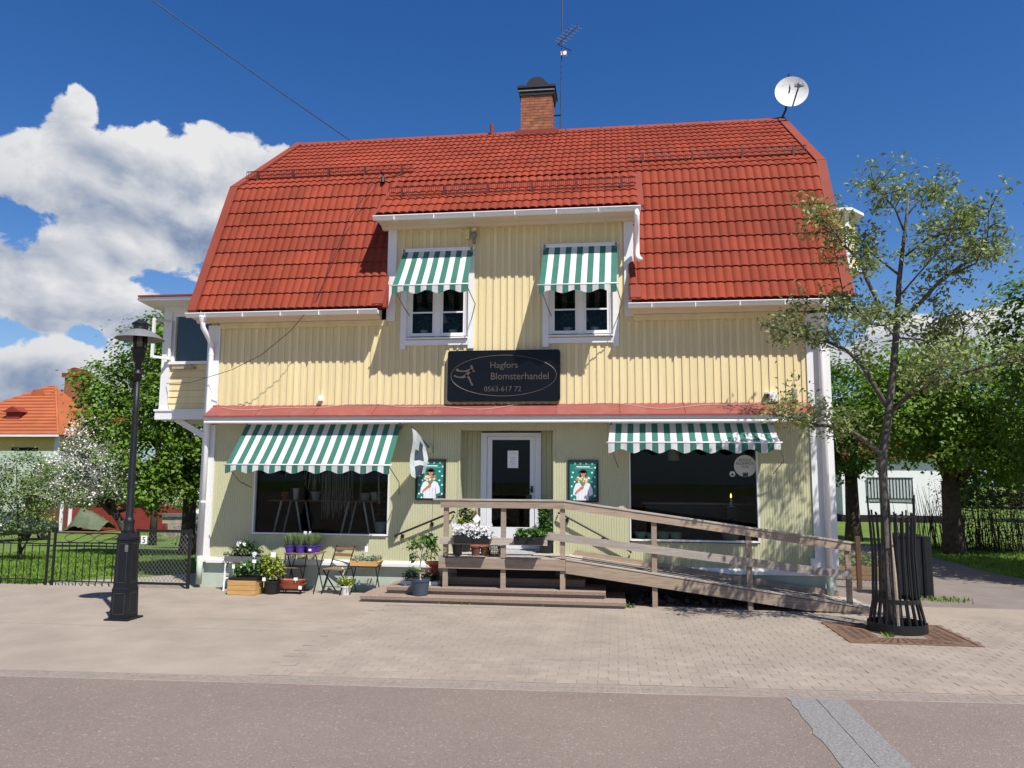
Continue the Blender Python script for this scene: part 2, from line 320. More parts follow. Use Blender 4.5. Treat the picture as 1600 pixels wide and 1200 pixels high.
m_mint = mat('mint_pot', (.50, .60, .49), .5, .08, 9)
m_zinc = mat('zinc_bucket', (.42, .46, .46), .5, .12, 12)
m_cord = mat('pale_cord', (.52, .45, .38), .8, .1, 9)
m_twood = mat('interior_wood', (.30, .16, .075), .7, .15, 6)
m_stone = mat('low_stone_wall', (.33, .27, .21), .9, .25, 3, .5, 30)
m_brownwall = mat('brown_plank_wall', (.20, .130, .062), .8, .2, 4, stretch=(8, 8, .6))
m_tvdish = mat('dish_white', (.66, .66, .64), .5, .08, 6, dirt=((.30, .30, .28), .4, 5))

# ------------------------------------------------------------------ setting
def ss(t): t = np.clip(t, 0, 1); return t*t*(3-2*t)
def terr(x, y):
    zl = np.interp(y, [.2, 5, 12, 21, 31, 46, 80, 600], [0, -.15, -.55, -1.2, -1.35, -2.4, -3.0, -3.0])
    return zl*ss((-.1-np.asarray(x, float))/2.6)
def TZ(x, y): return float(terr(x, y))
gx = np.concatenate([[-700, -400, -200, -120, -80], np.arange(-60, 61, 2.0), [80, 120, 200, 400, 700]])
gy = np.concatenate([[-300, -120, -60, -30, -15, -8], np.arange(-4, 70, 1.5), [80, 100, 140, 200, 320, 500, 800]])
XX, YY = np.meshgrid(gx, gy); ZZ = terr(XX, YY); nxg = len(gx)
V = np.stack([XX.ravel(), YY.ravel(), ZZ.ravel()], 1)
idx = np.arange(len(V)).reshape(len(gy), nxg)
Fq = np.stack([idx[:-1,:-1].ravel(), idx[:-1,1:].ravel(), idx[1:,1:].ravel(), idx[1:,:-1].ravel()], 1)
tag(np_mesh('ground', V, Fq, m_lawn, origin=(0, 0, 0), smooth=True), 'green lawn and open ground around the house', kind='structure')
def kerb_y(x): return -6.17+.056*(x-.2)
street = tag(MB().prismz([(-70, -90), (90, -90), (90, kerb_y(90)), (-70, kerb_y(-70))], -.02, .036).build('street', m_street, origin=(0, -10, 0)), 'reddish grey asphalt street in the foreground', kind='structure')
pave = tag(MB().prismz([(-70, kerb_y(-70)-.28), (90, kerb_y(90)-.28), (90, .0), (40, -.1), (12.2, -.1), (11.4, .3), (-.05, .3), (-.05, -.28), (-70, -.28)], -.01, G)
           .build('pavement', m_pave, origin=(5, -3, 0)), 'pale sandy pavement in front of the shop', kind='structure')
# flush granite strip crossing the street: slabs in two files
for i in range(5):
    for c, (xa, xb) in enumerate(((9.33, 9.574), (9.588, 9.83))):
        ya = kerb_y(9.5)-.27-i*1.9; L = 1.896; k_ = 14
        def rag(x, j, s_): return x+s_*(.012*random.random()+(.03*random.random() if random.random() < .2 else 0))
        left = [(rag(xa, j, -1) if c == 0 else xa-rnd(0, .006), ya-L*j/k_) for j in range(k_+1)]; right = [(rag(xb, j, 1) if c else xb+rnd(0, .006), ya-L*j/k_) for j in range(k_+1)]
        MB().prismz(left+right[::-1], .0, .041+rnd(0, .001)).build('granite_slab', m_granite, street)
# flush setts along the joint of street and pavement
kb = MB()
for i in range(260):
    x = -10+i*.115
    for r in range(2):
        y = kerb_y(x)-.02-r*.115; kb.prismz([(x+.004, y-.108-rnd(0, .006)), (x+.108, y-.106-rnd(0, .006)), (x+.110, y), (x+.002, y)], .0, .0412+rnd(0, .0015))
tag(kb.build('sett_border', m_sett, pave), kind='stuff')
# pavers: running bond, slightly uneven; the nearest are single pieces
pv = []
nxp, nyp = 47, 31
for i in range(nxp):
    for j in range(nyp):
        x = 3.9+i*.213+(.106 if j % 2 else 0); y = kerb_y(3.9)+.056*(x-3.9)+.02+j*.142
        if y > -1.35: continue
        if 10.66 < x+.1 < 12.26 and -3.28 < y+.07 < -1.86: continue
        pv.append((x, y))
near = sorted(pv, key=lambda p: (p[1]+13.8)**2+.35*(p[0]-9.5)**2)[:290]; nset = set(near)
pbm = MB().add([(.002,.002,0),(.211,.002,0),(.211,.14,0),(.002,.14,0),(.002,.002,.003),(.211,.002,.003),(.211,.14,.003),(.002,.14,.003),(.006,.006,.0048),(.207,.006,.0048),(.207,.136,.0048),(.006,.136,.0048)],
    [(0,1,5,4),(1,2,6,5),(2,3,7,6),(3,0,4,7),(4,5,9,8),(5,6,10,9),(6,7,11,10),(7,4,8,11),(8,9,10,11)])
pm = bpy.data.meshes.new('paver'); pm.from_pydata(pbm.v, [], pbm.f); pm.materials.append(m_paver)
for x, y in near: inst('paver', pm, pave, (x, y, G+rnd(-.0005, .0025)), (rnd(-.006, .006), rnd(-.005, .005), .056+rnd(-.012, .012)))
rest = MB()
for x, y in pv:
    if (x, y) in nset: continue
    dz = rnd(0, .003); rest.add([(a+x+rnd(-.001, .001), b+.056*a+y, c+G+dz) for a, b, c in pbm.v], pbm.f)
tag(rest.build('paver_field', m_paver, pave), kind='stuff')
jb = MB()
jb.prismz([(4.01, kerb_y(4.01)), (13.85, kerb_y(13.85)), (13.85, -1.35), (4.01, -1.35)], G-.002, G+.0006); jb.build('joint_sand', m_joint, pave)
for y_, x0_, x1_ in ((-3.05, 1.6, 7.5), (-3.75, -3.0, 3.85), (-1.75, -1.2, 3.6)):      # worn seams in the plain part of the pavement
    k_ = 30; up_ = [(x0_+(x1_-x0_)*i/k_, y_+.02*(x0_+(x1_-x0_)*i/k_)+rnd(-.008, .008)) for i in range(k_+1)]
    MB().prismz([(a, c-rnd(.004, .016)) for a, c in up_]+up_[::-1], G-.005, G+.0012).build('pavement_seam', m_joint, pave)
# side path, gravel drive
tag(MB().prismz([(11.5, .28), (12.2, -.09), (40, -.09), (40, 1.2), (19, 2.4), (16.6, 3.2), (16.1, 5), (16.3, 9.6), (15.3, 14), (14, 24), (11.4, 24)], -.02, .03).build('side_path', m_path, origin=(14, 5, 0)),
    'asphalt path leading back along the right side of the house', kind='structure')
b = MB()
pts = [(-.06, -.28), (-3.3, -.28), (-3.0, .3), (-2.2, 1.1), (-1.2, 2.2), (-.4, 3.2), (-.06, 3.4)]
b.add([(x, y, TZ(x, y)+.03) for x, y in pts]+[(-1.2, .5, TZ(-1.2, .5)+.03)], [(i, (i+1) % 7, 7)[::-1] for i in range(7)])
tag(b.build('gravel_drive', m_gravel, origin=(-1.5, .5, 0)), 'gravel patch behind the iron gates', kind='structure')
# grass blades
def grass(name, label, pts, h, seed):
    n = len(pts); z = terr(pts[:,0], pts[:,1]); a = RNG.uniform(0, 2*PI, n); hh = h*RNG.uniform(.5, 1.4, n); w_ = .010+.006*RNG.random(n)
    B = np.stack([pts[:,0], pts[:,1], z], 1); d = np.stack([np.cos(a), np.sin(a), 0*a], 1); t = np.stack([np.cos(a+1.6), np.sin(a+1.6), 0*a], 1)*(hh*RNG.uniform(.1, .8, n))[:,None]
    up = np.stack([0*a, 0*a, hh], 1)
    V = np.stack([B-d*w_[:,None], B+d*w_[:,None], B+t*.45+up*.62+d*w_[:,None]*.8, B+t+up], 1).reshape(-1, 3)
    tag(np_mesh(name, V, np.arange(4*n).reshape(n, 4), m_blade), label, 'grass', kind='stuff')
q = np.stack([RNG.uniform(-11, -.4, 60000), .15+12*RNG.random(60000)**1.6], 1)
q = q[~((q[:,0] > -3.1) & (q[:,1] < 1.6+ (q[:,0]+3)*.6) & (q[:,1] < 3.3))]
grass('lawn_grass', 'short grass of the lawn behind the iron fence', q, .05, 1)
q = np.stack([RNG.uniform(16.4, 24, 26000), RNG.uniform(3.0, 14, 26000)], 1)
grass('verge_grass', 'grass of the verge below the maples on the right', q, .055, 2)
q = np.concatenate([np.stack([RNG.normal(7.93, .05, 60), RNG.normal(-.98, .05, 60)], 1), np.stack([RNG.normal(13.35, .2, 160), RNG.normal(.75, .12, 160)], 1), np.stack([RNG.normal(11.3, .03, 40), RNG.normal(-2.75, .03, 40)], 1), np.stack([RNG.choice([4.1, 5.0, 5.3, 6.6], 26)+RNG.normal(0, .07, 26), RNG.normal(-1.2, .012, 26)], 1)])
grass('weed_tufts', 'small weeds growing in cracks of the pavement', q, .085, 3)
# ------------------------------------------------------------------ the house
house = thing('shop_house', 'pale yellow two-storey wooden shop house with red tiled gambrel roof and wide dormer', 'house', (5.67, 4.2, 0))
XL, XR, YB = -.05, 11.4, 8.4
DX0, DX1 = 3.48, 8.08                                  # dormer sides
EY, EZ, BY, BZ, RY, RZ = -.30, 5.24, 1.0, 8.14, 4.2, 10.56
WL, WR = (.98, 3.60, 1.05, 2.80), (7.97, 10.17, 1.04, 2.80)
RC = (4.91, 6.64, .55, 2.96)                           # door recess

def part(name, mb, m, parent=None, smooth=False): return mb.build(name, m, parent or house, smooth)
# shell of the house: back and sides, floors
b = MB()
b.box(XL, XL+.12, .01, YB, .5, 5.2); b.box(XR-.12, XR, .01, YB, .5, 5.2); b.box(XL, XR, YB-.12, YB, .5, 5.2)
b.prismx([(.05, 5.2), (YB-.05, 5.2), (7.3, 8.05), (4.2, 10.4), (1.1, 8.05)], XL, XL+.12); b.prismx([(.05, 5.2), (YB-.05, 5.2), (7.3, 8.05), (4.2, 10.4), (1.1, 8.05)], XR-.12, XR)
part('side_wall', b, m_yback)
b = MB(); b.box(XL, XR, .035, YB, -.1, .5); part('foundation', b, m_found)
b = MB()
b.prismx([(-.06, .49), (-.06, .545), (-.015, .585), (.03, .585), (.03, .49)], .12, 11.1); part('skirting_board', b, m_white)
# interior
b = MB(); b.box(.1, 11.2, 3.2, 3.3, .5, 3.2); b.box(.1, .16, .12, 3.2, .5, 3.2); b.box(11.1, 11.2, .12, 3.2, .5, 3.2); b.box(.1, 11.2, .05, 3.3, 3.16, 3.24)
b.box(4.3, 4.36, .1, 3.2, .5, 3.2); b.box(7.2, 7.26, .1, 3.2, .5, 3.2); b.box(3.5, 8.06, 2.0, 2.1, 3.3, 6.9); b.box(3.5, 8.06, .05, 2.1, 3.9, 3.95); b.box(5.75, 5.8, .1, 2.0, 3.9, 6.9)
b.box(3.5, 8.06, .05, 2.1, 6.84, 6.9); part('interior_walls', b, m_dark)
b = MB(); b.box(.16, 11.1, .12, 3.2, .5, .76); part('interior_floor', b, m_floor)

# ground floor ribbed cladding, panel by panel
def ribbed(x0, x1, z0, z1, y, name='ribbed_panel', per=.0455):
    vs_ = []; n = max(1, round((x1-x0)/per)); p = (x1-x0)/n; xs = []
    for i in range(n): xs += [(x0+i*p, 0), (x0+i*p+.032*p/.0455, 0), (x0+i*p+.035*p/.0455, .006), (x0+i*p+.0425*p/.0455, .006)]
    xs.append((x1, 0)); k = len(xs)
    vs_ = [(x, y+d, z0) for x, d in xs]+[(x, y+d, z1) for x, d in xs]
    mb = MB().add(vs_, [(i, i+1, k+i+1, k+i) for i in range(k-1)]); mb.box(x0, x1, y+.012, y+.06, z0, z1); return part(name, mb, m_olive)
ZL0, ZL1 = .585, 3.17
for x0, x1, z0, z1 in [(.16, .98, ZL0, ZL1), (.98, 3.6, ZL0, 1.02), (.98, 3.6, 2.82, ZL1), (3.6, 4.42, ZL0, ZL1), (4.425, 4.91, ZL0, ZL1), (4.91, 6.64, 2.96, ZL1), (6.64, 7.97, ZL0, ZL1),
                       (7.97, 10.17, ZL0, 1.0), (7.97, 10.17, 2.82, ZL1), (10.17, 11.06, ZL0, ZL1)]: ribbed(x0, x1, z0, z1, 0)
b = MB(); b.box(4.895, 4.925, -.012, .03, .77, 2.97); b.box(6.625, 6.655, -.012, .03, .77, 2.97); part('recess_edge_trim', b, m_olive)
# recess: side and back panels of vertical boards
for i in range(4): part('recess_board', MB().box(4.91-.02, 4.91-.001, .03+i*.093, .03+i*.093+.088, .77, 2.96), m_olive); part('recess_board', MB().box(6.641, 6.66, .03+i*.093, .03+i*.093+.088, .77, 2.96), m_olive)
for i in range(4): part('recess_board', MB().box(4.88+i*.095, 4.88+i*.095+.09, .402, .42, .77, 2.96), m_olive)
for i in range(3): part('recess_board', MB().box(6.37+i*.095, 6.37+i*.095+.09, .402, .42, .77, 2.96), m_olive)
b = MB(); b.box(4.91, 6.64, .06, .42, 2.962, 3.0); b.box(4.9, 6.65, .0, .5, .55, .755); part('recess_ceiling_and_sill', b, m_olive)
# shop door
door = part('shop_door', MB().box(5.25, 5.36, .33, .41, .77, 2.93).box(6.26, 6.37, .33, .41, .77, 2.93).box(5.36, 6.26, .33, .41, 2.87, 2.93).box(5.36, 6.26, .34, .41, .77, .80), m_wpvc)
part('door_leaf', MB().box(5.365, 5.455, .35, .395, .81, 2.865).box(6.165, 6.255, .35, .395, .81, 2.865).box(5.455, 6.165, .35, .395, 2.80, 2.865).box(5.455, 6.165, .35, .395, .81, 1.20), m_wpvc, door)
part('door_pane', MB().box(5.455, 6.165, .37, .376, 1.20, 2.80), m_glass, door)
part('door_handle', MB().box(6.18, 6.225, .325, .35, 1.83, 1.95).tube([(6.2, .33, 1.88), (6.2, .29, 1.88), (6.08, .29, 1.88)], .011), m_black, door)
part('lock_box', MB().box(6.1, 6.2, .318, .35, 1.58, 1.79), m_plast, door)
part('door_notice', MB().box(5.745, 5.945, .362, .366, 2.28, 2.60), m_paper, door)
bl = MB()
for k, wd in enumerate((.11, .0, .12, .08, .1, .06)):
    if wd: bl.box(5.845-wd/2, 5.845+wd/2, .3605, .3615, 2.55-k*.04, 2.556-k*.04)
part('notice_lines', bl, m_galv, door)

# shop windows
def shop_window(r):
    x0, x1, z0, z1 = r
    f = part('shop_window', MB().box(x0-.004, x0+.022, -.012, .1, z0-.02, z1).box(x1-.022, x1+.004, -.012, .1, z0-.02, z1).box(x0+.022, x1-.022, -.012, .1, z1-.04, z1), m_wpvc)
    part('window_sill', MB().box(x0+.022, x1-.022, -.03, .1, z0-.022, z0+.006), m_white, f)
    part('pane', MB().box(x0+.022, x1-.022, .06, .066, z0+.006, z1-.04), m_glass, f); return f
shop_window(WL); winr = shop_window(WR)
# round sticker in the right window
def disc(cx, cz, r, y0, y1, n=28): return MB().prism([(cx+r*math.cos(2*PI*k/n), cz+r*math.sin(2*PI*k/n)) for k in range(n)], y0, y1)
m_stk = mat('sticker_grey', (.50, .50, .47), .6, .05, 5)
part('round_sticker', disc(9.97, 2.33, .19, .045, .049), m_stk, winr)
for k, tx in enumerate(('SKICKA', 'BLOMMOR', 'HÄR')): text_mesh('sticker_lettering', tx, .062, m_phair, winr, 9.97, .044, 2.41-k*.058, extrude=.0006)
part('sticker_box_icon', MB().prism([(9.925, 2.145), (10.015, 2.145), (10.015, 2.225), (9.995, 2.205), (9.97, 2.22), (9.945, 2.205), (9.925, 2.225)], .0435, .0445), m_phair, winr)
part('round_sticker', disc(9.75, 2.19, .05, .045, .049, 16), m_stk, winr); part('sticker_box_icon', disc(9.75, 2.18, .022, .0435, .0445, 10), m_phair, winr)

# corner boards
part('corner_board', MB().box(.085, .16, -.035, .03, 3.44, 5.0).box(-.09, .085, -.035, .12, .5, 5.0), m_white)
part('corner_board', MB().box(.086, .16, -.034, .03, .52, 3.07), m_white)
part('corner_board', MB().box(11.05, 11.085, -.035, .03, 3.44, 5.0).box(11.085, 11.44, -.035, .03, .52, 5.0), m_white); part('corner_board', MB().box(11.06, 11.084, -.035, .03, .52, 3.07), m_white)

# upper cladding: backing with window openings, cover boards one by one
W1, W2 = (3.75, 5.15, 4.60, 6.32), (6.43, 7.82, 4.60, 6.32)     # casing outlines
O1, O2 = (3.86, 5.04, 4.66, 6.25), (6.54, 7.71, 4.66, 6.25)     # openings
b = MB()
def back_rects(x0, x1, z0, z1, holes):
    xs = sorted({x0, x1, *[h[0] for h in holes], *[h[1] for h in holes]})
    for xa, xb in zip(xs[:-1], xs[1:]):
        for za, zb in cut(z0, z1, [(h[2], h[3]) for h in holes if h[0] < (xa+xb)/2 < h[1]]): b.box(xa, xb, 0, .05, za, zb)
back_rects(.1, 11.1, 3.3, 5.05, [(O1[0], O1[1], O1[2], 5.05), (O2[0], O2[1], O2[2], 5.05)]); back_rects(DX0+.05, DX1-.05, 5.05, 6.95, [(O1[0], O1[1], 5.05, O1[3]), (O2[0], O2[1], 5.05, O2[3])])
part('upper_wall', b, m_yback)
per = .1365; x = .185
while x < 11.03:
    top = 6.86 if DX0+.12 < x < DX1-.2 else 4.93
    for z0, z1 in cut(3.43, top, [(w_[2]-.02, w_[3]+.05) for w_ in (W1, W2) if w_[0]-.05 < x < w_[1]-.01]):
        if z1-z0 < .03: continue
        wd = rnd(.054, .066); t = rnd(-.0035, .0035); xo = rnd(-.006, .006); y1 = -.013-rnd(0, .005)
        part('cover_board', MB().add([(x+xo, y1, z0), (x+xo+wd, y1, z0), (x+xo+wd, .001, z0), (x+xo, .001, z0), (x+xo+t, y1, z1), (x+xo+wd+t, y1, z1), (x+xo+wd+t, .001, z1), (x+xo+t, .001, z1)],
            [(0,3,2,1),(4,5,6,7),(0,1,5,4),(1,2,6,5),(2,3,7,6),(3,0,4,7)]), m_yellow)
    x += per
b = MB(); b.box(.16, 11.05, -.02, .0, 3.385, 3.425); part('base_board', b, m_yellow)
for xa, xb in ((.16, DX0), (DX1, 11.05)): part('frieze_board', MB().box(xa, xb, -.045, .0, 4.93, 5.04), m_yellow)
part('frieze_board', MB().box(DX0+.16, DX1-.16, -.045, 0, 6.78, 6.86), m_yellow)
# dormer: corner boards, cheeks
for xa, xb in ((DX0-.01, DX0+.16), (DX1-.16, DX1+.01)): part('dormer_corner_board', MB().box(xa, xb, -.04, .06, 5.02, 6.88), m_white)
for xx in (DX0, DX1-.05):
    ys = [0.05, .02, 1.15, 1.1]; part('dormer_cheek', MB().prismx([(.02, 5.3), (1.2, 7.9), (1.2, 8.15), (.02, 7.1)], xx, xx+.05), m_white)

# dormer windows
def dormer_window(W_, O_):
    x0, x1, z0, z1 = O_; X0, X1, Z0, Z1 = W_
    r = part('dormer_window', MB().box(X0, x0, -.05, .02, Z0-.13, Z1).box(x1, X1, -.05, .02, Z0-.13, Z1).box(x0, x1, -.05, .02, z1, Z1), m_white)
    part('window_sill', MB().prismx([(-.09, z0), (-.09, z0+.02), (.04, z0+.05), (.04, z0-.02)], x0, x1).box(x0, x1, -.045, .0, Z0-.06, z0-.02), m_white, r)
    f = MB().box(x0, x0+.06, .0, .06, z0+.05, z1).box(x1-.06, x1, .0, .06, z0+.05, z1); part('window_frame', f.box((x0+x1)/2-.055, (x0+x1)/2+.055, -.012, .06, z0+.05, z1), m_white, r)
    for s0, s1 in ((x0+.06, (x0+x1)/2-.055), ((x0+x1)/2+.055, x1-.06)):
        c = MB().box(s0, s0+.045, .015, .05, z0+.06, z1).box(s1-.045, s1, .015, .05, z0+.06, z1).box(s0+.045, s1-.045, .015, .05, z0+.06, z0+.12)
        for zz in (z0+.50, z0+.96): c.box(s0+.045, s1-.045, .018, .048, zz, zz+.028)
        part('casement', c, m_white, r)
        for za, zb in ((z0+.12, z0+.50), (z0+.528, z0+.96), (z0+.988, z1)): part('pane', MB().box(s0+.045, s1-.045, .03, .034, za, zb), m_glass, r)
    return r
dormer_window(W1, O1); dormer_window(W2, O2)

# eaves: cornice, gutters, pipes
def eave(x0, x1, y, z, wall_y=-.02):
    part('cornice', MB().prismx([(y+.11, z-.0), (y+.11, z+.06), (.02, z+.14), (.02, z-.06), (wall_y-.05, z-.06), (wall_y-.10, z-.015)], x0+.05, x1-.05), m_cream)
    prof = [(y+.055+.062*math.cos(a), z+.045+.062*math.sin(a)) for a in np.linspace(PI, 2*PI, 9)]
    prof = [(y-.012, z+.052)]+prof+[(y+.118, z+.052)]; inn = [(p[0]*1, p[1]) for p in prof]
    k = len(prof); vs_ = [(x0, a, c) for a, c in prof]+[(x1, a, c) for a, c in prof]
    g = MB().add(vs_, [(i, i+1, k+i+1, k+i) for i in range(k-1)]+[tuple(range(k)), tuple(reversed(range(k, 2*k)))])
    g.tube([(x0, y-.010, z+.055), (x1, y-.010, z+.055)], .010, 6)
    gu = part('gutter', g, m_whitem)
    n = int((x1-x0)/.75)
    for i in range(n): part('gutter_hook', MB().box(x0+.4+i*.75, x0+.415+i*.75, y-.016, y+.12, z-.025, z+.066), m_whitem, gu)
    return gu
eave(-.36, DX0-.06, -.43, 5.105); eave(DX1-.1, 11.66, -.43, 5.105); eave(DX0-.17, DX1+.14, -.52, 6.845)
pr = .048
def pipe(pts, name='downpipe'): return part(name, MB().tube(pts, pr, 12), m_whitem, smooth=True)
p = pipe([(-.03, -.37, 5.12), (-.03, -.37, 5.02), (-.02, -.36, 4.9), (.02, -.20, 4.72), (.03, -.11, 4.6), (.03, -.10, 4.45), (.03, -.10, 3.5), (.03, -.10, .60)])
part('pipe_funnel', MB().lathe(-.03, -.37, [(.05, 5.0), (.075, 5.09), (.075, 5.12)], 12), m_whitem, p)
part('lower_pipe', MB().tube([(.03, -.1, .62), (.025, -.1, .1)], .055, 12), m_found, p, True)
for zz in (4.4, 3.2, 1.6): part('pipe_clamp', MB().lathe(.03, -.1, [(.053, zz), (.053, zz+.03)], 12), m_whitem, p)
p = pipe([(11.30, -.37, 5.12), (11.30, -.36, 4.98), (11.28, -.2, 4.78), (11.28, -.11, 4.66), (11.28, -.10, 4.5), (11.27, -.10, .6)])
part('pipe_funnel', MB().lathe(11.30, -.37, [(.05, 5.0), (.075, 5.09), (.075, 5.12)], 12), m_whitem, p)
part('lower_pipe', MB().tube([(11.27, -.1, .62), (11.27, -.1, .1)], .055, 12), m_found, p, True)
p = pipe([(8.15, -.47, 6.86), (8.15, -.47, 6.74), (8.15, -.36, 6.55), (8.15, -.2, 6.35), (8.15, -.19, 6.12), (8.17, -.25, 6.03), (8.20, -.33, 5.98)])

# pent roof over the shop front
b = MB(); b.prismx([(.0, 3.44), (-.34, 3.235), (-.375, 3.215), (-.375, 3.19), (-.01, 3.40)], .09, 11.08)
cano = part('pent_roof', b, m_canopy)
for i in range(9): part('sheet_seam', MB().beam((1.1+i*1.12, -.005, 3.447), (1.1+i*1.12, -.335, 3.246), .012, .012), m_canopy, cano)
part('pent_fascia', MB().box(.10, 11.07, -.318, -.29, 3.132, 3.205), m_white, cano)
part('pent_gutter', MB().prismx([(-.345, 3.118), (-.35, 3.09), (-.335, 3.07), (-.30, 3.07), (-.29, 3.125), (-.30, 3.13)], .10, 11.07), m_whitem, cano)
part('pent_soffit', MB().box(.12, 11.05, -.30, .0, 3.14, 3.16), m_white, cano)
def cable(pts, r=.006, mm=None): return MB().tube(pts, r, 5)
pts = []
for i in range(60):
    t = i/59; xx = .3+t*10.2; dd = .10+.09*math.sin(t*17)+.05*math.sin(t*41)
    pts.append((xx, -max(.02, dd), 3.447-max(.02, dd)*.60+.012))
part('loose_cable', cable(pts, .004), m_cord, cano)

# roof -------------------------------------------------------------
def tile_mesh(name, e):
    tw = .3023; n = 12; mb = MB(); us = [tw*i/n for i in range(n+1)]
    hw = [.020*(.5-.5*math.cos(2*PI*2*i/n)) if (2*i/n) % 1 else 0.0 for i in range(n+1)]
    hw = [.026*abs(math.sin(PI*2*i/n))**.9 for i in range(n+1)]
    r0 = [(u, 0, .034+h) for u, h in zip(us, hw)]; r1 = [(u, e+.03, .010+h) for u, h in zip(us, hw)]; r2 = [(u, .004, .014+h) for u, h in zip(us, hw)]
    k = n+1; mb.add(r2+r0+r1, [(i, i+1, k+i+1, k+i) for i in range(n)]+[(k+i, k+i+1, 2*k+i+1, 2*k+i) for i in range(n)])
    me = bpy.data.meshes.new(name); me.from_pydata(mb.v, [], mb.f); me.materials.append(m_red); return me, mb
TW = .3023; TX0 = -.165
full = [(EY+.05, EZ+.0), (BY, BZ-.01), (RY, RZ-.01), (2*RY-BY, BZ-.01), (2*RY-EY, EZ), (2*RY-EY-.2, EZ), (2*RY-BY-.1, BZ-.12), (RY, RZ-.14), (BY+.1, BZ-.12), (EY+.2, EZ)]
mid_ = [(BY+.06, BZ+.03), (RY, RZ-.01), (2*RY-BY, BZ-.01), (2*RY-EY, EZ), (2*RY-EY-.2, EZ), (2*RY-BY-.1, BZ-.12), (RY, RZ-.14), (BY+.1, BZ-.08)]
roof = part('roof', MB().prismx(full, XL-.1, DX0+.03).prismx(mid_, DX0+.03, DX1-.03).prismx(full, DX1-.03, XR+.1), m_falu)
part('dormer_roof', MB().prismx([(-.38, 6.95), (BY+.1, BZ+.06), (BY+.1, BZ-.06), (-.36, 6.90)], DX0-.13, DX1+.10), m_falu)
aL = math.atan2(BZ-EZ, BY-EY); LL = math.hypot(BZ-EZ, BY-EY); eL = LL/9
me_t, mb_t = tile_mesh('tile', eL)
for k in list(range(12))+list(range(27, 39)):
    for r in range(9):
        s_ = r*eL; inst('tile', me_t, roof, (TX0+k*TW, EY-.05+s_*math.cos(aL), EZ-.02+s_*math.sin(aL)), (aL+rnd(-.004, .004), 0, rnd(-.003, .003)))
aD = math.atan2(BZ-6.955, BY+.42); LD = math.hypot(BZ-6.955, BY+.42); eD = LD/5
me_d, mb_d = tile_mesh('dormer_tile', eD)
for k in range(16):
    for r in range(5):
        s_ = r*eD; inst('tile', me_d, roof, (3.335+k*TW, -.42+s_*math.cos(aD), 6.955+s_*math.sin(aD)), (aD+rnd(-.004, .004), 0, rnd(-.003, .003)))
aU = math.atan2(RZ-BZ, RY-BY); LU = math.hypot(RZ-BZ, RY-BY); eU = (LU+.08)/12
me_u, mb_u = tile_mesh('upper_tile', eU); ub = MB()
for k in range(39):
    for r in range(12):
        s_ = -.08+r*eU; mt = Matrix.Translation((TX0+k*TW, BY+s_*math.cos(aU), BZ+.015+s_*math.sin(aU))) @ Matrix.Rotation(aU+rnd(-.004, .004), 4, 'X')
        ub.add([mt @ Vector(v) for v in mb_u.v], mb_u.f)
tag(ub.build('upper_tiles', m_redu, roof), kind='stuff')
# verges, flashings, ridge
def verge(x0, x1, nm):
    for nm2, (ya, za, yb, zb) in (('a', (EY-.08, EZ-.02, BY-.02, BZ+.05)), ('b', (BY-.02, BZ+.05, RY, RZ+.06)), ('c', (RY, RZ+.06, 2*RY-BY, BZ+.05)), ('d', (2*RY-BY, BZ+.05, 2*RY-EY, EZ))):
        L = math.hypot(yb-ya, zb-za); ny, nz = -(zb-za)/L, (yb-ya)/L
        part(nm, MB().prismx([(ya+ny*.03, za+nz*.03), (yb+ny*.03, zb+nz*.03), (yb-ny*.12, zb-nz*.12), (ya-ny*.12, za-nz*.12)], x0, x1), m_redm, roof)
verge(-.34, -.165, 'verge_board'); verge(TX0+39*TW-.01, TX0+39*TW+.17, 'verge_board')
for xa, xb in ((DX0-.18, DX0+.03), (DX1-.06, DX1+.13)):      # flashing at foot of the cheeks and dormer verge
    part('flashing', MB().prismx([(EY-.09, EZ+.0), (-.03, EZ+.62), (-.03, EZ+.66), (EY-.10, EZ+.04)], xa, xb), m_redm, roof)
part('flashing', MB().prismx([(-.43, 6.955), (BY+.2, BZ+.20), (BY+.2, BZ+.14), (-.42, 6.90)], DX1+.09, DX1+.20), m_redm, roof)
part('flashing', MB().prismx([(-.43, 6.955), (BY+.1, BZ+.16), (BY+.1, BZ+.06), (-.42, 6.90)], DX0-.20, DX0-.11), m_redm, roof)
part('drip_edge', MB().prismx([(-.46, 6.935), (-.40, 6.965), (-.40, 6.95), (-.46, 6.915)], DX0-.15, DX1+.12), m_redm, roof)
for i in range(14):
    xa = -.33+i*.865; a = rnd(-.006, .006)
    part('ridge_cap', MB().prismx([(RY-.17, RZ-.055), (RY-.05, RZ+.055), (RY, RZ+.07), (RY+.05, RZ+.055), (RY+.17, RZ-.055), (RY+.16, RZ-.07), (RY, RZ+.045), (RY-.16, RZ-.07)], xa, min(xa+.895, 11.78)), m_redm, roof)
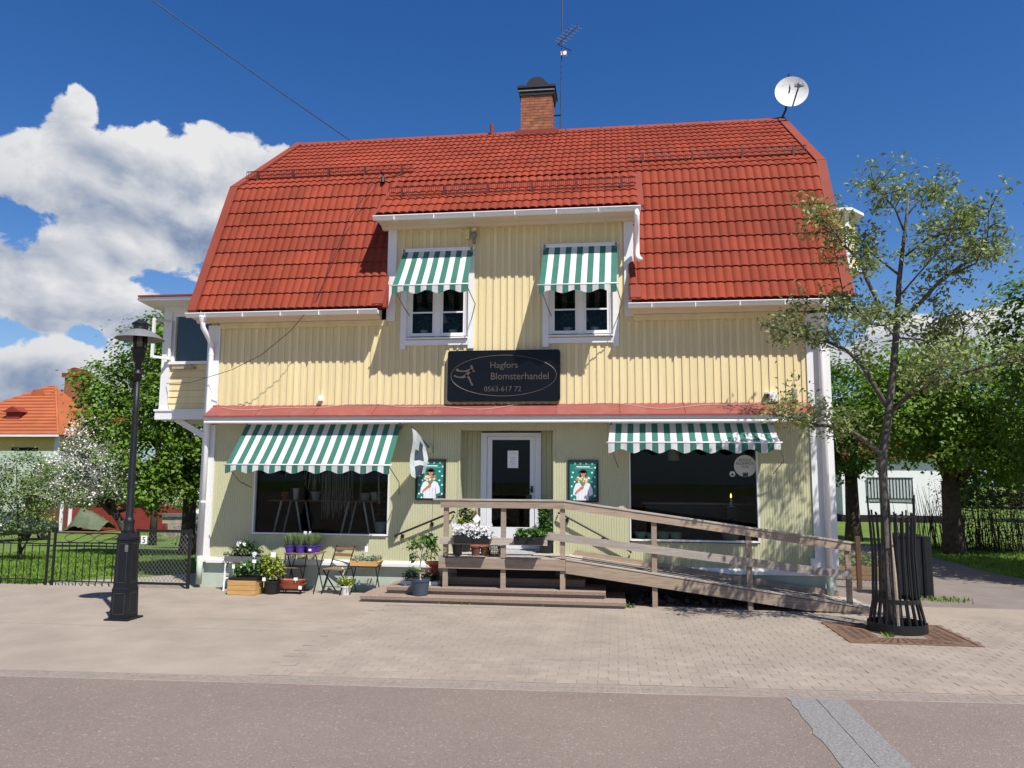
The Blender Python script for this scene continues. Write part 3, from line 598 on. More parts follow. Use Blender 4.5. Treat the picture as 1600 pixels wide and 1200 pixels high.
# snow guards
def guard(x0, x1, y, z, nb):
    h = .17; gq = part('snow_guard', MB().tube([(x0, y, z+h), (x1, y, z+h)], .011, 6).tube([(x0, y, z+.01), (x1, y, z+.01)], .011, 6), m_guard, roof)
    bars = MB(); n = int((x1-x0)/.038)
    for i in range(n+1): xx = x0+(x1-x0)*i/n; bars.box(xx-.004, xx+.004, y-.004, y+.004, z+.01, z+h)
    part('guard_bars', bars, m_guard, roof)
    for i in range(nb):
        xx = x0+.25+(x1-x0-.5)*i/(nb-1); part('guard_bracket', MB().prismx([(y-.012, z+h+.01), (y-.012, z-.05), (y+.16, z+.02), (y+.16, z+.045), (y+.02, z+h*.6), (y+.01, z+h+.01)], xx-.02, xx+.02), m_guard, roof)
def uz(y): return BZ+(y-BY)*math.tan(aU)
guard(-.22, 3.52, 1.42, uz(1.42)+.09, 5); guard(8.10, 11.56, 1.42, uz(1.42)+.09, 4); guard(3.40, 8.14, .18, 6.955+(.18+.42)*math.tan(aD)+.09, 6)
# chimney
CX0, CX1, CY0, CY1 = 5.51, 6.29, 3.98, 4.62
ch = part('chimney', MB().box(CX0+.008, CX1-.008, CY0+.008, CY1-.008, 10.0, 11.45), m_mortar)
bw, bh = .222, .063
def brick_row(z, k):
    for sgn, (a0, a1) in enumerate(((CX0, CX1),)):
        xx = a0-(bw/2 if k % 2 else 0)
        while xx < a1-.01:
            p0, p1 = max(a0, xx+.005), min(a1, xx+bw-.005)
            if p1-p0 > .03: part('brick', MB().box(p0, p1, CY0-rnd(.0, .004), CY0+.04, z, z+bh), m_brick, ch)
            xx += bw
    yy = CY0+.042-(0 if k % 2 else bw/2)
    while yy < CY1-.01:
        p0, p1 = max(CY0+.042, yy+.005), min(CY1, yy+bw-.005)
        if p1-p0 > .03: part('brick', MB().box(CX1-.04, CX1+rnd(0, .004), p0, p1, z, z+bh), m_brick, ch)
        yy += bw
for k in range(14): brick_row(10.42+k*.0725, k)
part('chimney_flashing', MB().prismx([(CY0-.015, 10.55), (CY0-.015, 10.36), (CY0-.22, 10.30), (CY0-.23, 10.33), (CY0-.03, 10.41), (CY0-.03, 10.55)], CX0-.14, CX1+.16).box(CX0-.02, CX1+.02, CY0-.02, CY1+.02, 10.3, 10.52), m_redm, ch)
part('chimney_crown', MB().box(CX0-.03, CX1+.03, CY0-.03, CY1+.03, 11.44, 11.49).box(CX0-.02, CX1+.02, CY0-.02, CY1+.02, 11.49, 11.54), m_black, ch)
part('chimney_crown', MB().box(CX0-.055, CX1+.055, CY0-.055, CY1+.055, 11.54, 11.575), m_galv, ch)
part('chimney_crown', MB().box(CX0-.045, CX1+.045, CY0-.045, CY1+.045, 11.575, 11.62).box(CX0-.08, CX1+.08, CY0-.08, CY1+.08, 11.62, 11.68), m_black, ch)
part('cowl', MB().prismx([(CY0+.06+.26-.26*math.cos(a), 11.68+.25*math.sin(a)) for a in np.linspace(0, PI, 12)], 5.64, 6.14), m_black, ch)
b = MB(); cowl = [(5.90-.26*math.cos(a), 11.68+.26*math.sin(a)) for a in np.linspace(0, PI, 14)]; b.prism(cowl, CY0+.02, CY1-.02); part('cowl', b, m_black, ch)
part('vent_pipe', MB().tube([(4.78, 4.05, 10.3), (4.78, 4.05, 10.78)], .045, 10), m_redm, roof)
part('roof_hook', MB().tube([(3.04, .92, 8.15), (3.04, .90, 8.32), (3.0, .85, 8.34)], .02, 6).lathe(3.04, .88, [(.05, 8.12), (.03, 8.25)], 8).tube([(3.0, 1.2, 8.36), (3.3, 1.25, 8.42), (3.35, 1.2, 8.40)], .015, 5), m_black, roof)

# oriel on the left gable
ori = part('oriel', MB().box(-1.62, XL, 1.02, 3.2, 3.42, 4.42).box(-1.62, XL, 1.02, 3.2, 5.5, 5.62), m_yback)
for i in range(7): part('siding_board', MB().prismx([(1.02, 3.45+i*.136), (.995, 3.45+i*.136), (1.008, 3.45+i*.136+.131), (1.02, 3.45+i*.136+.131)], -1.56, XL), m_yellow, ori)
part('oriel_base', MB().box(-1.72, XL, .93, 3.3, 3.25, 3.42).box(-1.74, XL, .91, 3.3, 3.42, 3.46), m_white, ori)
part('oriel_post', MB().box(-1.66, -1.48, .96, 1.1, 3.46, 5.62), m_white, ori)
part('oriel_sill', MB().box(-1.58, XL, .93, 1.06, 4.40, 4.46), m_white, ori)
part('oriel_frame', MB().box(-1.48, -1.40, .98, 1.06, 4.46, 5.5).box(-1.40, XL, .98, 1.06, 5.42, 5.5).box(-1.58, XL, .95, 1.1, 5.5, 5.62), m_white, ori)
part('oriel_pane', MB().box(-1.38, XL, 1.03, 1.035, 4.46, 5.42), m_carglass, ori)
part('open_casement', MB().beam((-1.47, .93, 4.5), (-1.47, .93, 5.32), .05, .05).beam((-1.66, .62, 4.5), (-1.66, .62, 5.32), .05, .05).beam((-1.47, .93, 4.52), (-1.66, .62, 4.52), .05, .05).beam((-1.47, .93, 5.3), (-1.66, .62, 5.3), .05, .05), m_white, ori)
part('sill_box', MB().box(-1.38, -.9, .90, .99, 4.30, 4.345), m_woodg, ori)
part('oriel_roof', MB().prismx([(.45, 5.66), (.45, 5.72), (3.4, 5.98), (3.4, 5.62), (.9, 5.62)], -1.95, XL), m_white, ori)
part('oriel_roof_sheet', MB().prismx([(.42, 5.725), (.42, 5.76), (3.4, 6.03), (3.4, 5.985)], -1.93, XL), m_redm, ori)
for yy in (1.15, 2.9): part('oriel_bracket', MB().beam((-1.35, yy, 3.27), (-.05, yy, 2.55), .10, .12), m_white, ori)
# bay on the right gable
bay = part('gable_bay', MB().box(XR, 12.74, 3.02, 5.2, 6.62, 7.84), m_yback)
b = MB().prismz([(12.74, 3.02), (13.02, 3.34), (13.02, 5.2), (12.74, 5.2)], 6.62, 7.84); part('canted_side', b, m_yback, bay)
for i in range(9): part('siding_board', MB().prismx([(3.02, 6.63+i*.134), (2.998, 6.63+i*.134), (3.010, 6.63+i*.134+.129), (3.02, 6.63+i*.134+.129)], XR, 12.70), m_yellow, bay)
part('bay_corner_board', MB().box(12.69, 12.78, 2.975, 3.06, 6.6, 7.86), m_white, bay)
part('bay_roof', MB().prismz([(XR, 2.85), (12.8, 2.85), (13.18, 3.28), (13.18, 5.3), (XR, 5.3)], 7.84, 7.90), m_white, bay)
part('bay_base', MB().prismz([(XR, 2.95), (12.76, 2.95), (13.09, 3.31), (13.09, 5.3), (XR, 5.3)], 6.56, 6.62), m_white, bay)
# small fittings on the facade
def fitting(x, z, w_, h, d, m): return part('wall_fitting', MB().box(x-w_/2, x+w_/2, -.02-d, -.01, z-h/2, z+h/2), m)
fl = fitting(5.14, 6.66, .07, .2, .07, m_yellow); part('wall_lamp', MB().ball((5.15, -.11, 6.62), .06).tube([(5.15, -.11, 6.55), (5.15, -.11, 6.44)], .03, 8), m_galv, fl)
part('security_arm', MB().box(4.98, 5.05, -.1, -.02, 6.55, 6.72).tube([(5.02, -.1, 6.62), (4.93, -.22, 6.66)], .014, 6), m_yellow)
fitting(2.25, 3.56, .07, .10, .08, m_paper); fitting(10.43, 3.53, .20, .16, .07, m_paper); fitting(10.36, 3.52, .07, .11, .09, m_rust); fitting(10.83, 3.56, .06, .2, .07, m_woodg)
part('meter_cabinet', MB().box(10.98, 11.08, -.07, -.01, .62, .78), m_white)
# ------------------------------------------------------------------ awnings
def awning(label, x0, x1, zt, xb0, xb1, zb, yb, nst, first_green, drop=.115, scw=.43, yt=-.07, cuts=3):
    root = thing('awning', label, 'awning', ((x0+x1)/2, -.02, zt), 'green and white striped awnings')
    fab = MB(); ny = 6; sd_ = random.random()*6
    for i in range(nst):
        mi = 0 if (i % 2 == 0) == first_green else 1; vs_ = []
        for j in range(ny+1):
            t = j/ny
            for k in range(3):
                u = (i+k/2)/nst; xt = x0+(x1-x0)*u; xb_ = xb0+(xb1-xb0)*u; sag = .018*math.sin(PI*t)+.006*math.sin(u*23+sd_)*math.sin(PI*t)
                vs_.append((xt+(xb_-xt)*t, yt+(yb-yt)*t, zt+(zb-zt)*t-sag))
        fab.add(vs_, [(j*3+k, j*3+k+1, (j+1)*3+k+1, (j+1)*3+k) for j in range(ny) for k in range(2)], mi)
    fab.build('awning_cloth', [m_fgreen, m_fwhite], root, True)
    val = MB()
    for i in range(nst):
        mi = 0 if (i % 2 == 0) == first_green else 1; vs_ = []; K = 4
        for j in range(3):
            for k in range(K+1):
                u = (i+k/K)/nst; xx = xb0+(xb1-xb0)*u; d = drop*(1.02+.26*math.cos(2*PI*(xx-xb0)/scw)); t = j/2
                vs_.append((xx, yb-.012-.012*t*math.sin(xx*19+sd_)-.005, zb-.012-d*t))
        val.add(vs_, [(j*(K+1)+k, (j+1)*(K+1)+k, (j+1)*(K+1)+k+1, j*(K+1)+k+1) for j in range(2) for k in range(K)], mi)
    val.build('valance', [m_fgreen, m_fwhite], root, True)
    MB().tube([(xb0-.03, yb-.012, zb), (xb1+.03, yb-.012, zb)], .013, 8).build('front_bar', m_whitem, root, True)
    MB().tube([(x0-.02, yt+.01, zt+.02), (x1+.02, yt+.01, zt+.02)], .028, 8).box(x0-.03, x1+.03, yt-.03, yt+.05, zt+.04, zt+.055).build('roller', m_whitem, root)
    for xa, xe in ((x0+.02, xb0+.02), (x1-.02, xb1-.02)):
        s = 1 if xa > (x0+x1)/2 else -1
        if s > 0: MB().tube([(xe, yb, zb-.01), (xe+.11, yb*.55, zb-.30), (xa-.0, -.03, zb-.52)], .009, 6).build('arm', m_galv, root)
        else: MB().tube([(xe, yb, zb-.01), (xe+.10, yb*.55, zb-.30), (xa+.12, -.03, zb-.42)], .009, 6).build('arm', m_galv, root)
        MB().box(xa-.02, xa+.02, yt-.03, -.02, zt-.10, zt+.05).build('wall_bracket', m_galv, root)
    return root
awning('green and white striped awning over the left dormer window, beside a red roof slope', 3.78, 5.12, 6.33, 3.76, 5.14, 5.53, -.67, 13, True)
awning('green and white striped awning over the right dormer window, above the black sign end', 6.45, 7.80, 6.33, 6.42, 7.78, 5.47, -.67, 13, True)
awning('long steep green and white striped awning over the left shop window', .80, 3.82, 3.07, .74, 3.80, 2.305, -.67, 29, True)
awning('short shallow green and white striped awning over the right shop window beside the tree', 7.64, 10.44, 3.07, 7.61, 10.47, 2.715, -.47, 27, False, drop=.135)

# ------------------------------------------------------------------ shop sign
sg = thing('shop_sign', 'large black shop sign with oval outline and bronze lettering above the door', 'sign', (5.72, -.02, 3.47))
def rrect(x0, x1, z0, z1, r, n=5):
    p = []
    for cx, cz, a0 in ((x1-r, z1-r, 0), (x0+r, z1-r, PI/2), (x0+r, z0+r, PI), (x1-r, z0+r, 3*PI/2)):
        p += [(cx+r*math.cos(a0+PI/2*k/n), cz+r*math.sin(a0+PI/2*k/n)) for k in range(n+1)]
    return p
MB().prism(rrect(4.685, 6.755, 3.475, 4.415, .05), -.115, -.025).build('panel', m_sign, sg)
ov = [(5.72+.97*math.cos(a), 3.945+.375*math.sin(a)) for a in np.linspace(0, 2*PI, 72)]
MB().tube([(x, -.116, z) for x, z in ov], .0065, 5, cap=False).build('oval_outline', m_gold, sg)
for tx, z, size, x in (('Hagfors', 4.085, .165, 5.73), ('Blomsterhandel', 3.872, .185, 6.02), ('0563-617 72', 3.655, .135, 5.71)): text_mesh("lettering", tx, size, m_gold, sg, x, -.117, z, xscale=.92 if 'B' in tx else 1.0)
def stroke(pts, ws):
    L, R_ = [], []
    for i, (x, z) in enumerate(pts):
        a = Vector(pts[max(i-1, 0)]); c = Vector(pts[min(i+1, len(pts)-1)]); d = (c-a).normalized(); n = Vector((-d.y, d.x))*ws[i]
        L.append((x+n.x, z+n.y)); R_.append((x-n.x, z-n.y))
    return L+R_[::-1]
def SGP(px, py): return (4.685+(px-92)/1400*2.07, 4.41-(py-105)/620*.94)
for pts, ws in (([(205,330),(240,352),(310,355),(370,345),(440,355)], (.03,.014,.012,.03,.008)), ([(175,405),(220,425),(280,430),(330,405),(370,365),(395,345)], (.018,.012,.016,.03,.02,.02)),
                ([(395,350),(400,310),(385,285)], (.03,.02,.022)), ([(320,400),(360,430),(385,480),(410,530)], (.02,.018,.014,.016))):
    MB().prism(stroke([SGP(*p) for p in pts], ws)[::-1], -.119, -.1152).build('emblem', m_gold, sg)

# ------------------------------------------------------------------ posters
m_pleaf = mat('print_leaf', (.16, .22, .09), .35, .4, 60); m_pfold = mat('print_fold', (.46, .47, .54), .35, .1, 30)
def poster(label, x0, x1, z0, z1):
    r = thing('framed_poster', label, 'poster', ((x0+x1)/2, 0, z0), 'green flower posters beside the door'); f = .035
    MB().box(x0, x0+f, -.035, -.004, z0, z1).box(x1-f, x1, -.035, -.004, z0, z1).box(x0+f, x1-f, -.035, -.004, z0, z0+f).box(x0+f, x1-f, -.035, -.004, z1-f, z1).build('frame', m_black, r)
    MB().box(x0+f, x1-f, -.016, -.005, z0+f, z1-f).build('print', m_poster, r)
    W_ = x1-x0-2*f; H = z1-z0-2*f
    def u(a, b_): return (x0+f+a*W_, z0+f+b_*H)
    def shape(name, pts, m, y): MB().prism([u(*p) for p in pts], y-.0006, y).build(name, m, r)
    def ell(cx, cz, rx, rz, n=14): return [(cx+rx*math.cos(2*PI*k/n), cz+rz*math.sin(2*PI*k/n)) for k in range(n)]
    dots = MB()
    for i, (a, b_) in enumerate([(.4,.955),(.62,.955),(.84,.955),(.95,.85),(.83,.72),(.93,.60),(.83,.48),(.93,.36),(.08,.60),(.18,.48),(.07,.36),(.07,.12),(.17,.02),(.93,.12),(.12,.72),(.2,.955)]):
        dots.prism([u(*p) for p in ell(a, b_, .035, .024, 8)], -.0172, -.0165)
    tag(dots.build('white_dots', m_paper, r), kind='stuff')
    wv = MB().tube([(u(.25+.5*t/24, 0)[0], -.0175, u(0, .865+.012*math.sin(t*1.9))[1]) for t in range(25)], .009, 5); wv.box(*[u(.2, 0)[0], u(.88, 0)[0]], -.0178, -.0168, u(0, .83)[1], u(0, .836)[1]); wv.build('title_line', m_paper, r)
    shape('shirt', [(.24, 0), (.70, 0), (.70, .10), (.76, .12), (.86, .16), (.84, .30), (.76, .42), (.60, .48), (.36, .48), (.22, .42), (.14, .28), (.12, .14), (.24, .12)], m_shirt, -.0180)
    shape('forearm', [(.20, .13), (.30, .20), (.50, .30), (.50, .38), (.42, .36), (.24, .24), (.18, .18)], m_skin, -.0188)
    shape('face', ell(.50, .66, .11, .085), m_skin, -.0188); shape('hat', ell(.50, .735, .175, .035), m_phair, -.0196); shape('hat', ell(.50, .76, .11, .05), m_phair, -.0196)
    shape('bouquet', [(.25, .56), (.30, .66), (.38, .60), (.46, .62), (.54, .58), (.66, .64), (.74, .60), (.72, .50), (.60, .46), (.52, .36), (.44, .38), (.38, .46), (.28, .48)], m_pleaf, -.0200)
    for i in range(22):
        a_ = rnd(0, 2*PI); q_ = random.random()**.5; shape('bloom', ell(.49+.24*q_*math.cos(a_), .55+.085*q_*math.sin(a_), rnd(.025, .05), rnd(.018, .034), 9), (m_pflow, m_shirt, m_pflow, m_ppink)[i % 4], -.0203-.0001*i)
    shape('hand', ell(.47, .335, .06, .036, 10), m_skin, -.0226)
    for fx in (.30, .44, .56, .66): shape('shirt_fold', [(fx, .02), (fx+.012, .02), (fx+.03, .22+fx*.1), (fx+.015, .24+fx*.1)], m_pfold, -.0184)
    shape('shirt_fold', [(.68, .08), (.74, .12), (.70, .30), (.66, .26)], m_pfold, -.0185)
    shape('hair', [(.40, .70), (.44, .62), (.40, .57), (.36, .64)], m_phair, -.0192); shape('hair', [(.60, .70), (.56, .62), (.60, .57), (.64, .64)], m_phair, -.0192)
    shape('corner_print', [(.76, .02), (.98, .02), (.98, .12), (.90, .06), (.80, .07)], m_phair, -.0196)
    return r
poster('framed green poster of a bouquet holder left of the shop door, behind the pennant', 4.10, 4.665, 1.685, 2.43)
poster('framed green poster of a bouquet holder right of the shop door', 6.885, 7.43, 1.675, 2.425)

# ------------------------------------------------------------------ pennant
fg = thing('beach_pennant', 'small white and green hanging flag on a slanted pole left of the door', 'flag', (4.33, 0, 2.55))
MB().tube([(4.36, -.03, 2.62), (4.17, -.62, 2.98)], .010, 6).build('flag_pole', m_black, fg); MB().box(4.33, 4.40, -.06, -.005, 2.54, 2.68).build('pole_holder', m_olive, fg)
b = MB(); n = 8; mi = []
for i in range(n):
    t0, t1 = i/n, (i+1)/n
    def fl_(t, s):
        x = 4.17+.16*s; yy = -.62+.50*s; top = 2.98-.31*s; bot = 2.12+.0*s-.17*abs(s-.0)*(1 if s < .5 else -.3)
        return (x+.02*math.sin(t*7+s*4), yy+.03*math.sin(t*5), top+(bot-top)*t)
    for k in range(4):
        s0, s1 = k/4, (k+1)/4; b.add([fl_(t0, s0), fl_(t0, s1), fl_(t1, s1), fl_(t1, s0)], [(0, 1, 2, 3)], 1 if (k == 2 and i in (1, 2, 3, 4)) or (k == 1 and i in (3, 4)) or (i >= 6 and k in (1, 2)) else 0)
m_flagp = mat('flag_pale', (.62, .68, .68), .7, .1, 9, trans=.3); b.build('flag_cloth', [m_flagp, m_bluepot], fg, True)

# ------------------------------------------------------------------ wall handrails
def handrail(label, p, q):
    r = thing('wall_handrail', label, 'handrail', (p[0], -.02, min(p[2], q[2])), 'iron handrails beside the entrance'); p, q = Vector(p), Vector(q); d = (q-p).normalized()
    MB().tube([p+Vector((0, .06, -.02)), p, q, q+Vector((0, .06, -.02))], .018, 8).build('rail', m_black, r)
    for t in (.12, .62): m0 = p.lerp(q, t); MB().tube([m0, m0+Vector((0, .02, -.06)), m0+Vector((0, .075, -.06))], .012, 6).lathe(m0.x, m0.y+.075, [(.03, m0.z-.09), (.03, m0.z-.03)], 8).build('wall_bracket', m_black, r)
handrail('black wall handrail sloping up to the door from the left', (3.75, -.09, 1.04), (4.84, -.09, 1.49)); handrail('black wall handrail sloping down to the right behind the ramp railing', (6.72, -.09, 1.50), (7.98, -.09, .84))

# ------------------------------------------------------------------ concrete steps
st = thing('concrete_steps', 'two low brown exposed-aggregate concrete steps below the wooden deck', 'steps', (5.7, -.6, G))
def slab(x0, x1, y0, z0, z1): return MB().prismx([(y0, z1-.015), (y0+.012, z1), (-.0, z1), (-.0, z0), (y0+.035, z0), (y0+.035, z1-.062), (y0, z1-.066)], x0, x1)
slab(3.50, 7.87, -1.18, G-.02, .152).build('lower_step', m_step, st); slab(3.88, 7.55, -.95, .15, .275).build('upper_step', m_step, st)
slab(4.2, 7.2, -.55, .27, .40).build('upper_step', m_step, st)

# ------------------------------------------------------------------ deck with ramp
rp = thing('wooden_ramp', 'weathered wooden deck with railing and long ramp sloping down to the right', 'ramp', (7.5, -.5, G))
DYF, DZ = -.93, .775; RX0, RX1, RZ1 = 6.90, 11.66, .13
def rz(x): return DZ+(RZ1-DZ)*(x-RX0)/(RX1-RX0)
for i in range(7): MB().box(4.76+rnd(-.01, .01), RX0-.005, DYF+i*.135, DYF+i*.135+.127, DZ-.03, DZ+rnd(-.002, .002)).build('deck_plank', m_woodg, rp)
for i in range(7):
    y = DYF+i*.132; MB().beam((RX0+.002, y+.062, DZ-.014), (RX1, y+.062, RZ1-.014), .124, .028).build('ramp_plank', m_woodg, rp)
    if i in (1, 2, 3, 4, 5): MB().beam((RX0+.25, y+.062, rz(RX0+.25)+.002), (RX1-.5, y+.062, rz(RX1-.5)+.002), .05, .004).build('grip_strip', m_plast, rp)
MB().beam((RX0+.1, -.05, rz(RX0+.1)+.045), (RX1-.25, -.05, rz(RX1-.25)+.045), .03, .09).build('kick_board', m_wood, rp)
MB().box(4.77, RX0-.002, DYF-.03, DYF-.002, DZ-.185, DZ-.012).build('deck_fascia', m_wood, rp)
MB().box(4.77, 4.80, DYF, -.02, DZ-.185, DZ-.032).build('deck_fascia', m_wood, rp)
MB().prism([(RX0+.002, DZ-.225), (RX1-1.0, rz(RX1-1.0)-.20), (RX1-.05, max(G, rz(RX1-.05)-.18)), (RX1, G+.0), (RX1, RZ1-.03), (RX0+.002, DZ-.03)], DYF-.034, DYF-.004).build('ramp_fascia', m_wood, rp)
MB().beam((RX0+.01, DYF-.018, DZ-.005), (RX1, DYF-.018, RZ1-.005), .045, .022).build('ramp_edge_strip', m_woodg, rp)
def post(x, zb, zt): MB().box(x-.042, x+.042, DYF+.0, DYF+.045, zb, zt).build('post', m_wood, rp)
def rt(x): return 1.735 if x <= 6.86 else 1.735-(x-6.86)*(1.735-1.135)/(11.36-6.86)
for x in (4.88, 5.86, 6.85): post(x, .275, rt(x)-.02)
for x in (8.34, 9.83, 11.34): post(x, G, rt(x)-.02)
yr = DYF-.016
MB().beam((4.79, yr, 1.655), (6.86, yr, 1.655), .028, .125).build('top_rail', m_wood, rp); MB().beam((6.862, yr, 1.655), (11.38, yr, rt(11.38)-.08), .028, .125).build('top_rail', m_wood, rp)
MB().beam((4.66, yr+.03, 1.728), (6.87, yr+.03, 1.728), .11, .026).build('rail_cap', m_woodg, rp); MB().beam((6.872, yr+.03, 1.728), (11.40, yr+.03, rt(11.40)-.008), .11, .026).build('rail_cap', m_woodg, rp)
MB().beam((4.79, yr+.002, 1.045), (6.6, yr+.002, 1.045), .026, .115).build('middle_rail', m_woodg, rp)
MB().beam((6.55, yr-.002, 1.155), (11.37, yr-.002, .615), .026, .125).build('middle_rail', m_woodg, rp)
MB().box(5.35, 6.30, -.58, .28, DZ+.002, DZ+.017).build('door_mat', m_galv, None)
dm = bpy.data.objects['door_mat']; tag(dm, 'grey door mat lying on the deck before the shop door', 'door mat'); dm.data.materials[0] = mat('grey_mat', (.30, .30, .30), .95, .12, 30, .5, 200)
# flat dark panel standing in for the shade under the deck
MB().box(5.0, 6.7, -.54, -.50, .42, .60).build('deck_shade_panel', m_dark, rp)

# ------------------------------------------------------------------ pots and plants
def foliage(name, m, parent, pts, L, W_, up=.45, droop=.1, fold=.25):
    V, F = leaves(np.asarray(pts, float), L, W_, up, droop, fold=fold); return tag(np_mesh(name, V, F, m, parent), kind='stuff')
def blob(c, r, n, shell=.55, flat=False):
    d = unit(RNG.normal(size=(n, 3)));
    if flat: d[:,2] = np.abs(d[:,2])
    rr = (shell+(1-shell)*RNG.random(n))[:,None]; return np.array(c)+d*rr*np.array(r)*(1+.18*np.sin(d[:,:1]*9+c[0]*7))
def stems(parent, c, n, spread, h, r=.004, m=None, name='stems'):
    b = MB()
    for i in range(n): a = 2*PI*i/n+rnd(-.4, .4); s = rnd(.3, 1)*spread; b.tube([c, (c[0]+s*.4*math.cos(a), c[1]+s*.4*math.sin(a), c[2]+h*.5), (c[0]+s*math.cos(a), c[1]+s*math.sin(a), c[2]+h*rnd(.75, 1))], [r, r*.8, r*.5], 4)
    return tag(b.build(name, m or m_leafk, parent), kind='stuff')
def pot(parent, x, y, z, r0, r1, h, m, name='pot'):
    o = MB().lathe(x, y, [(r0, z), (r1, z+h*.86), (r1+.008, z+h*.86), (r1+.010, z+h), (r1-.008, z+h), (r1-.012, z+h*.88), (.001, z+h*.86)], 18).build(name, m, parent, False); return o
def tagcard(parent, x, y, z, w_=.07, h=.09, stick=.12):
    MB().tube([(x, y+.003, z-stick), (x, y+.003, z)], .003, 4).box(x-w_/2, x+w_/2, y-.001, y+.001, z-.01, z+h-.01).build('price_card', m_paper, parent)
def blooms(parent, pts, r, m, name='flowers'):
    b = MB()
    for p in pts:
        for k in range(5):
            a = 2*PI*k/5+rnd(0, 1); t = rnd(-.5, .5); dx, dz = math.cos(a)*r, math.sin(a)*r
            b.add([p, (p[0]+dx*.7-dz*.4, p[1]-r*.35, p[2]+dz*.7+dx*.4+t*r*.2), (p[0]+dx*1.1, p[1]-r*.2+t*r*.4, p[2]+dz*1.1), (p[0]+dx*.7+dz*.4, p[1]-r*.35, p[2]+dz*.7-dx*.4)], [(0, 1, 2, 3)])
    return tag(b.build(name, m, parent), kind='stuff')
# 1 plant stand with a trailing white-flowered plant
t = thing('plant_stand', 'white legged plant stand with grey shelf at the left end of the shop front', 'plant stand', (1.0, -.25, G))
MB().box(.68, 1.42, -.42, -.08, .575, .60).box(.68, 1.42, -.43, -.41, .56, .655).build('shelf', m_galv, t)
for x, y in ((.70, -.40), (1.40, -.40), (.70, -.1), (1.40, -.1)): MB().tube([(x, y, .57), (x-.02 if x < 1 else x+.02, y, G)], .018, 8).build('leg', m_whitem, t)
MB().tube([(.69, -.40, .25), (.69, -.1, .25)], .014, 6).build('brace', m_whitem, t)
t = thing('flower_tray', 'dark leafy bedding plants with white flowers on the white legged stand', 'potted plant', (1.02, -.25, .60))
MB().box(.76, 1.30, -.38, -.12, .602, .66).build('tray', m_plast, t); foliage('leaves', m_leafk, t, np.concatenate([blob((1.0, -.25, .72), (.30, .18, .14), 700), blob((1.0, -.25, .86), (.14, .1, .10), 160), blob((.70, -.36, .62), (.1, .08, .14), 60)]), .055, .035)
blooms(t, [(1.02+rnd(-.1, .06), -.42, .86+rnd(-.04, .05)) for _ in range(5)]+[(1.26, -.44, .68), (1.28, -.43, .72), (1.24, -.43, .70)], .032, m_petal); tagcard(t, 1.27, -.45, .69, .06, .06)
# 2 crate with tray of young plants
t = thing('wooden_crate', 'low pine crate of three boards standing on the pavement', 'crate', (1.24, -.66, G))
for i in range(3):
    z = G+.005+i*.082; MB().box(.99, 1.50, -.86, -.842, z, z+.077).build('board', m_crate, t); MB().box(.99, 1.50, -.47, -.452, z, z+.077).build('board', m_crate, t)
    MB().box(.985, 1.003, -.84, -.47, z, z+.077).build('board', m_crate, t); MB().box(1.487, 1.505, -.84, -.47, z, z+.077).build('board', m_crate, t)
MB().box(1.0, 1.49, -.84, -.47, .22, .24).build('bottom', m_crate, t)
t = thing('seedling_tray', 'black tray of leafy green seedlings resting on the pine crate', 'potted plant', (1.25, -.64, .29))
MB().box(1.0, 1.52, -.83, -.45, .288, .335).build('tray', m_plast, t); foliage('leaves', m_leafp, t, np.concatenate([blob((1.10+.15*i, -.64+.05*(i % 2), .45+.03*(i % 3)), (.13, .15, .13), 260) for i in range(4)]), .065, .045, up=.55)
tagcard(t, 1.08, -.85, .50, .05, .07); tagcard(t, 1.45, -.83, .60, .07, .06)
blooms(t, [(1.25+rnd(-.1, .1), -.80, .52+rnd(-.05, .05)) for _ in range(4)], .02, m_petal)
# 3 black pot with yellow-green bush
t = thing('potted_shrub', 'bushy yellow-green shrub in a black pot beside the pine crate', 'potted plant', (1.70, -.62, G)); pot(t, 1.70, -.62, G, .10, .13, .23, m_plast)
foliage('leaves', m_leafy, t, np.concatenate([blob((1.70, -.62, .50), (.20, .18, .24), 900), blob((1.62, -.6, .62), (.16, .14, .14), 300)]), .05, .042, up=.5); stems(t, (1.70, -.62, .26), 8, .15, .35); tagcard(t, 1.62, -.78, .29, .06, .06); tagcard(t, 1.78, -.80, .70, .09, .09)
# 4 stacked terracotta troughs on a low stand
t = thing('trough_stand', 'low dark iron stand carrying two terracotta troughs', 'stand', (2.0, -.5, G))
for x in (1.82, 2.22): MB().tube([(x, -.62, G), (x, -.62, .12), (x, -.40, .12), (x, -.40, G)], .008, 5).build('leg', m_black, t)
MB().box(1.80, 2.24, -.60, -.42, .118, .126).build('slats', m_black, t)
for k, (zz, lb) in enumerate(((.128, 'lower terracotta trough of the stacked pair on the iron stand'), (.198, 'upper terracotta trough of the stacked pair, with white cards'))):
    t = thing('terracotta_trough', lb, 'plant trough', (2.0, -.5, zz), 'stacked terracotta troughs')
    n = 16; pr_ = [(1.0, zz+.075), (.80, zz)]; vs_ = []
    for sx_, z in ((.74, zz), (1.0, zz+.082), (1.03, zz+.082), (.96, zz+.083), (.72, zz+.03)): vs_ += [(2.01+.27*sx_*math.copysign(abs(math.cos(2*PI*i/n))**.7, math.cos(2*PI*i/n)), -.51+.10*sx_*math.copysign(abs(math.sin(2*PI*i/n))**.7, math.sin(2*PI*i/n)), z+(.012*abs(math.cos(2*PI*i/n))**3 if z > zz+.05 else 0)) for i in range(n)]
    MB().add(vs_, [(j*n+i, j*n+(i+1) % n, (j+1)*n+(i+1) % n, (j+1)*n+i) for j in range(4) for i in range(n)]+[tuple(reversed(range(n))), tuple(4*n+i for i in range(n))]).build('trough', m_terra, t)
    if k: tagcard(t, 2.13, -.615, .29, .07, .05, .05)
    else: tagcard(t, 2.22, -.62, .14, .06, .06, .03)
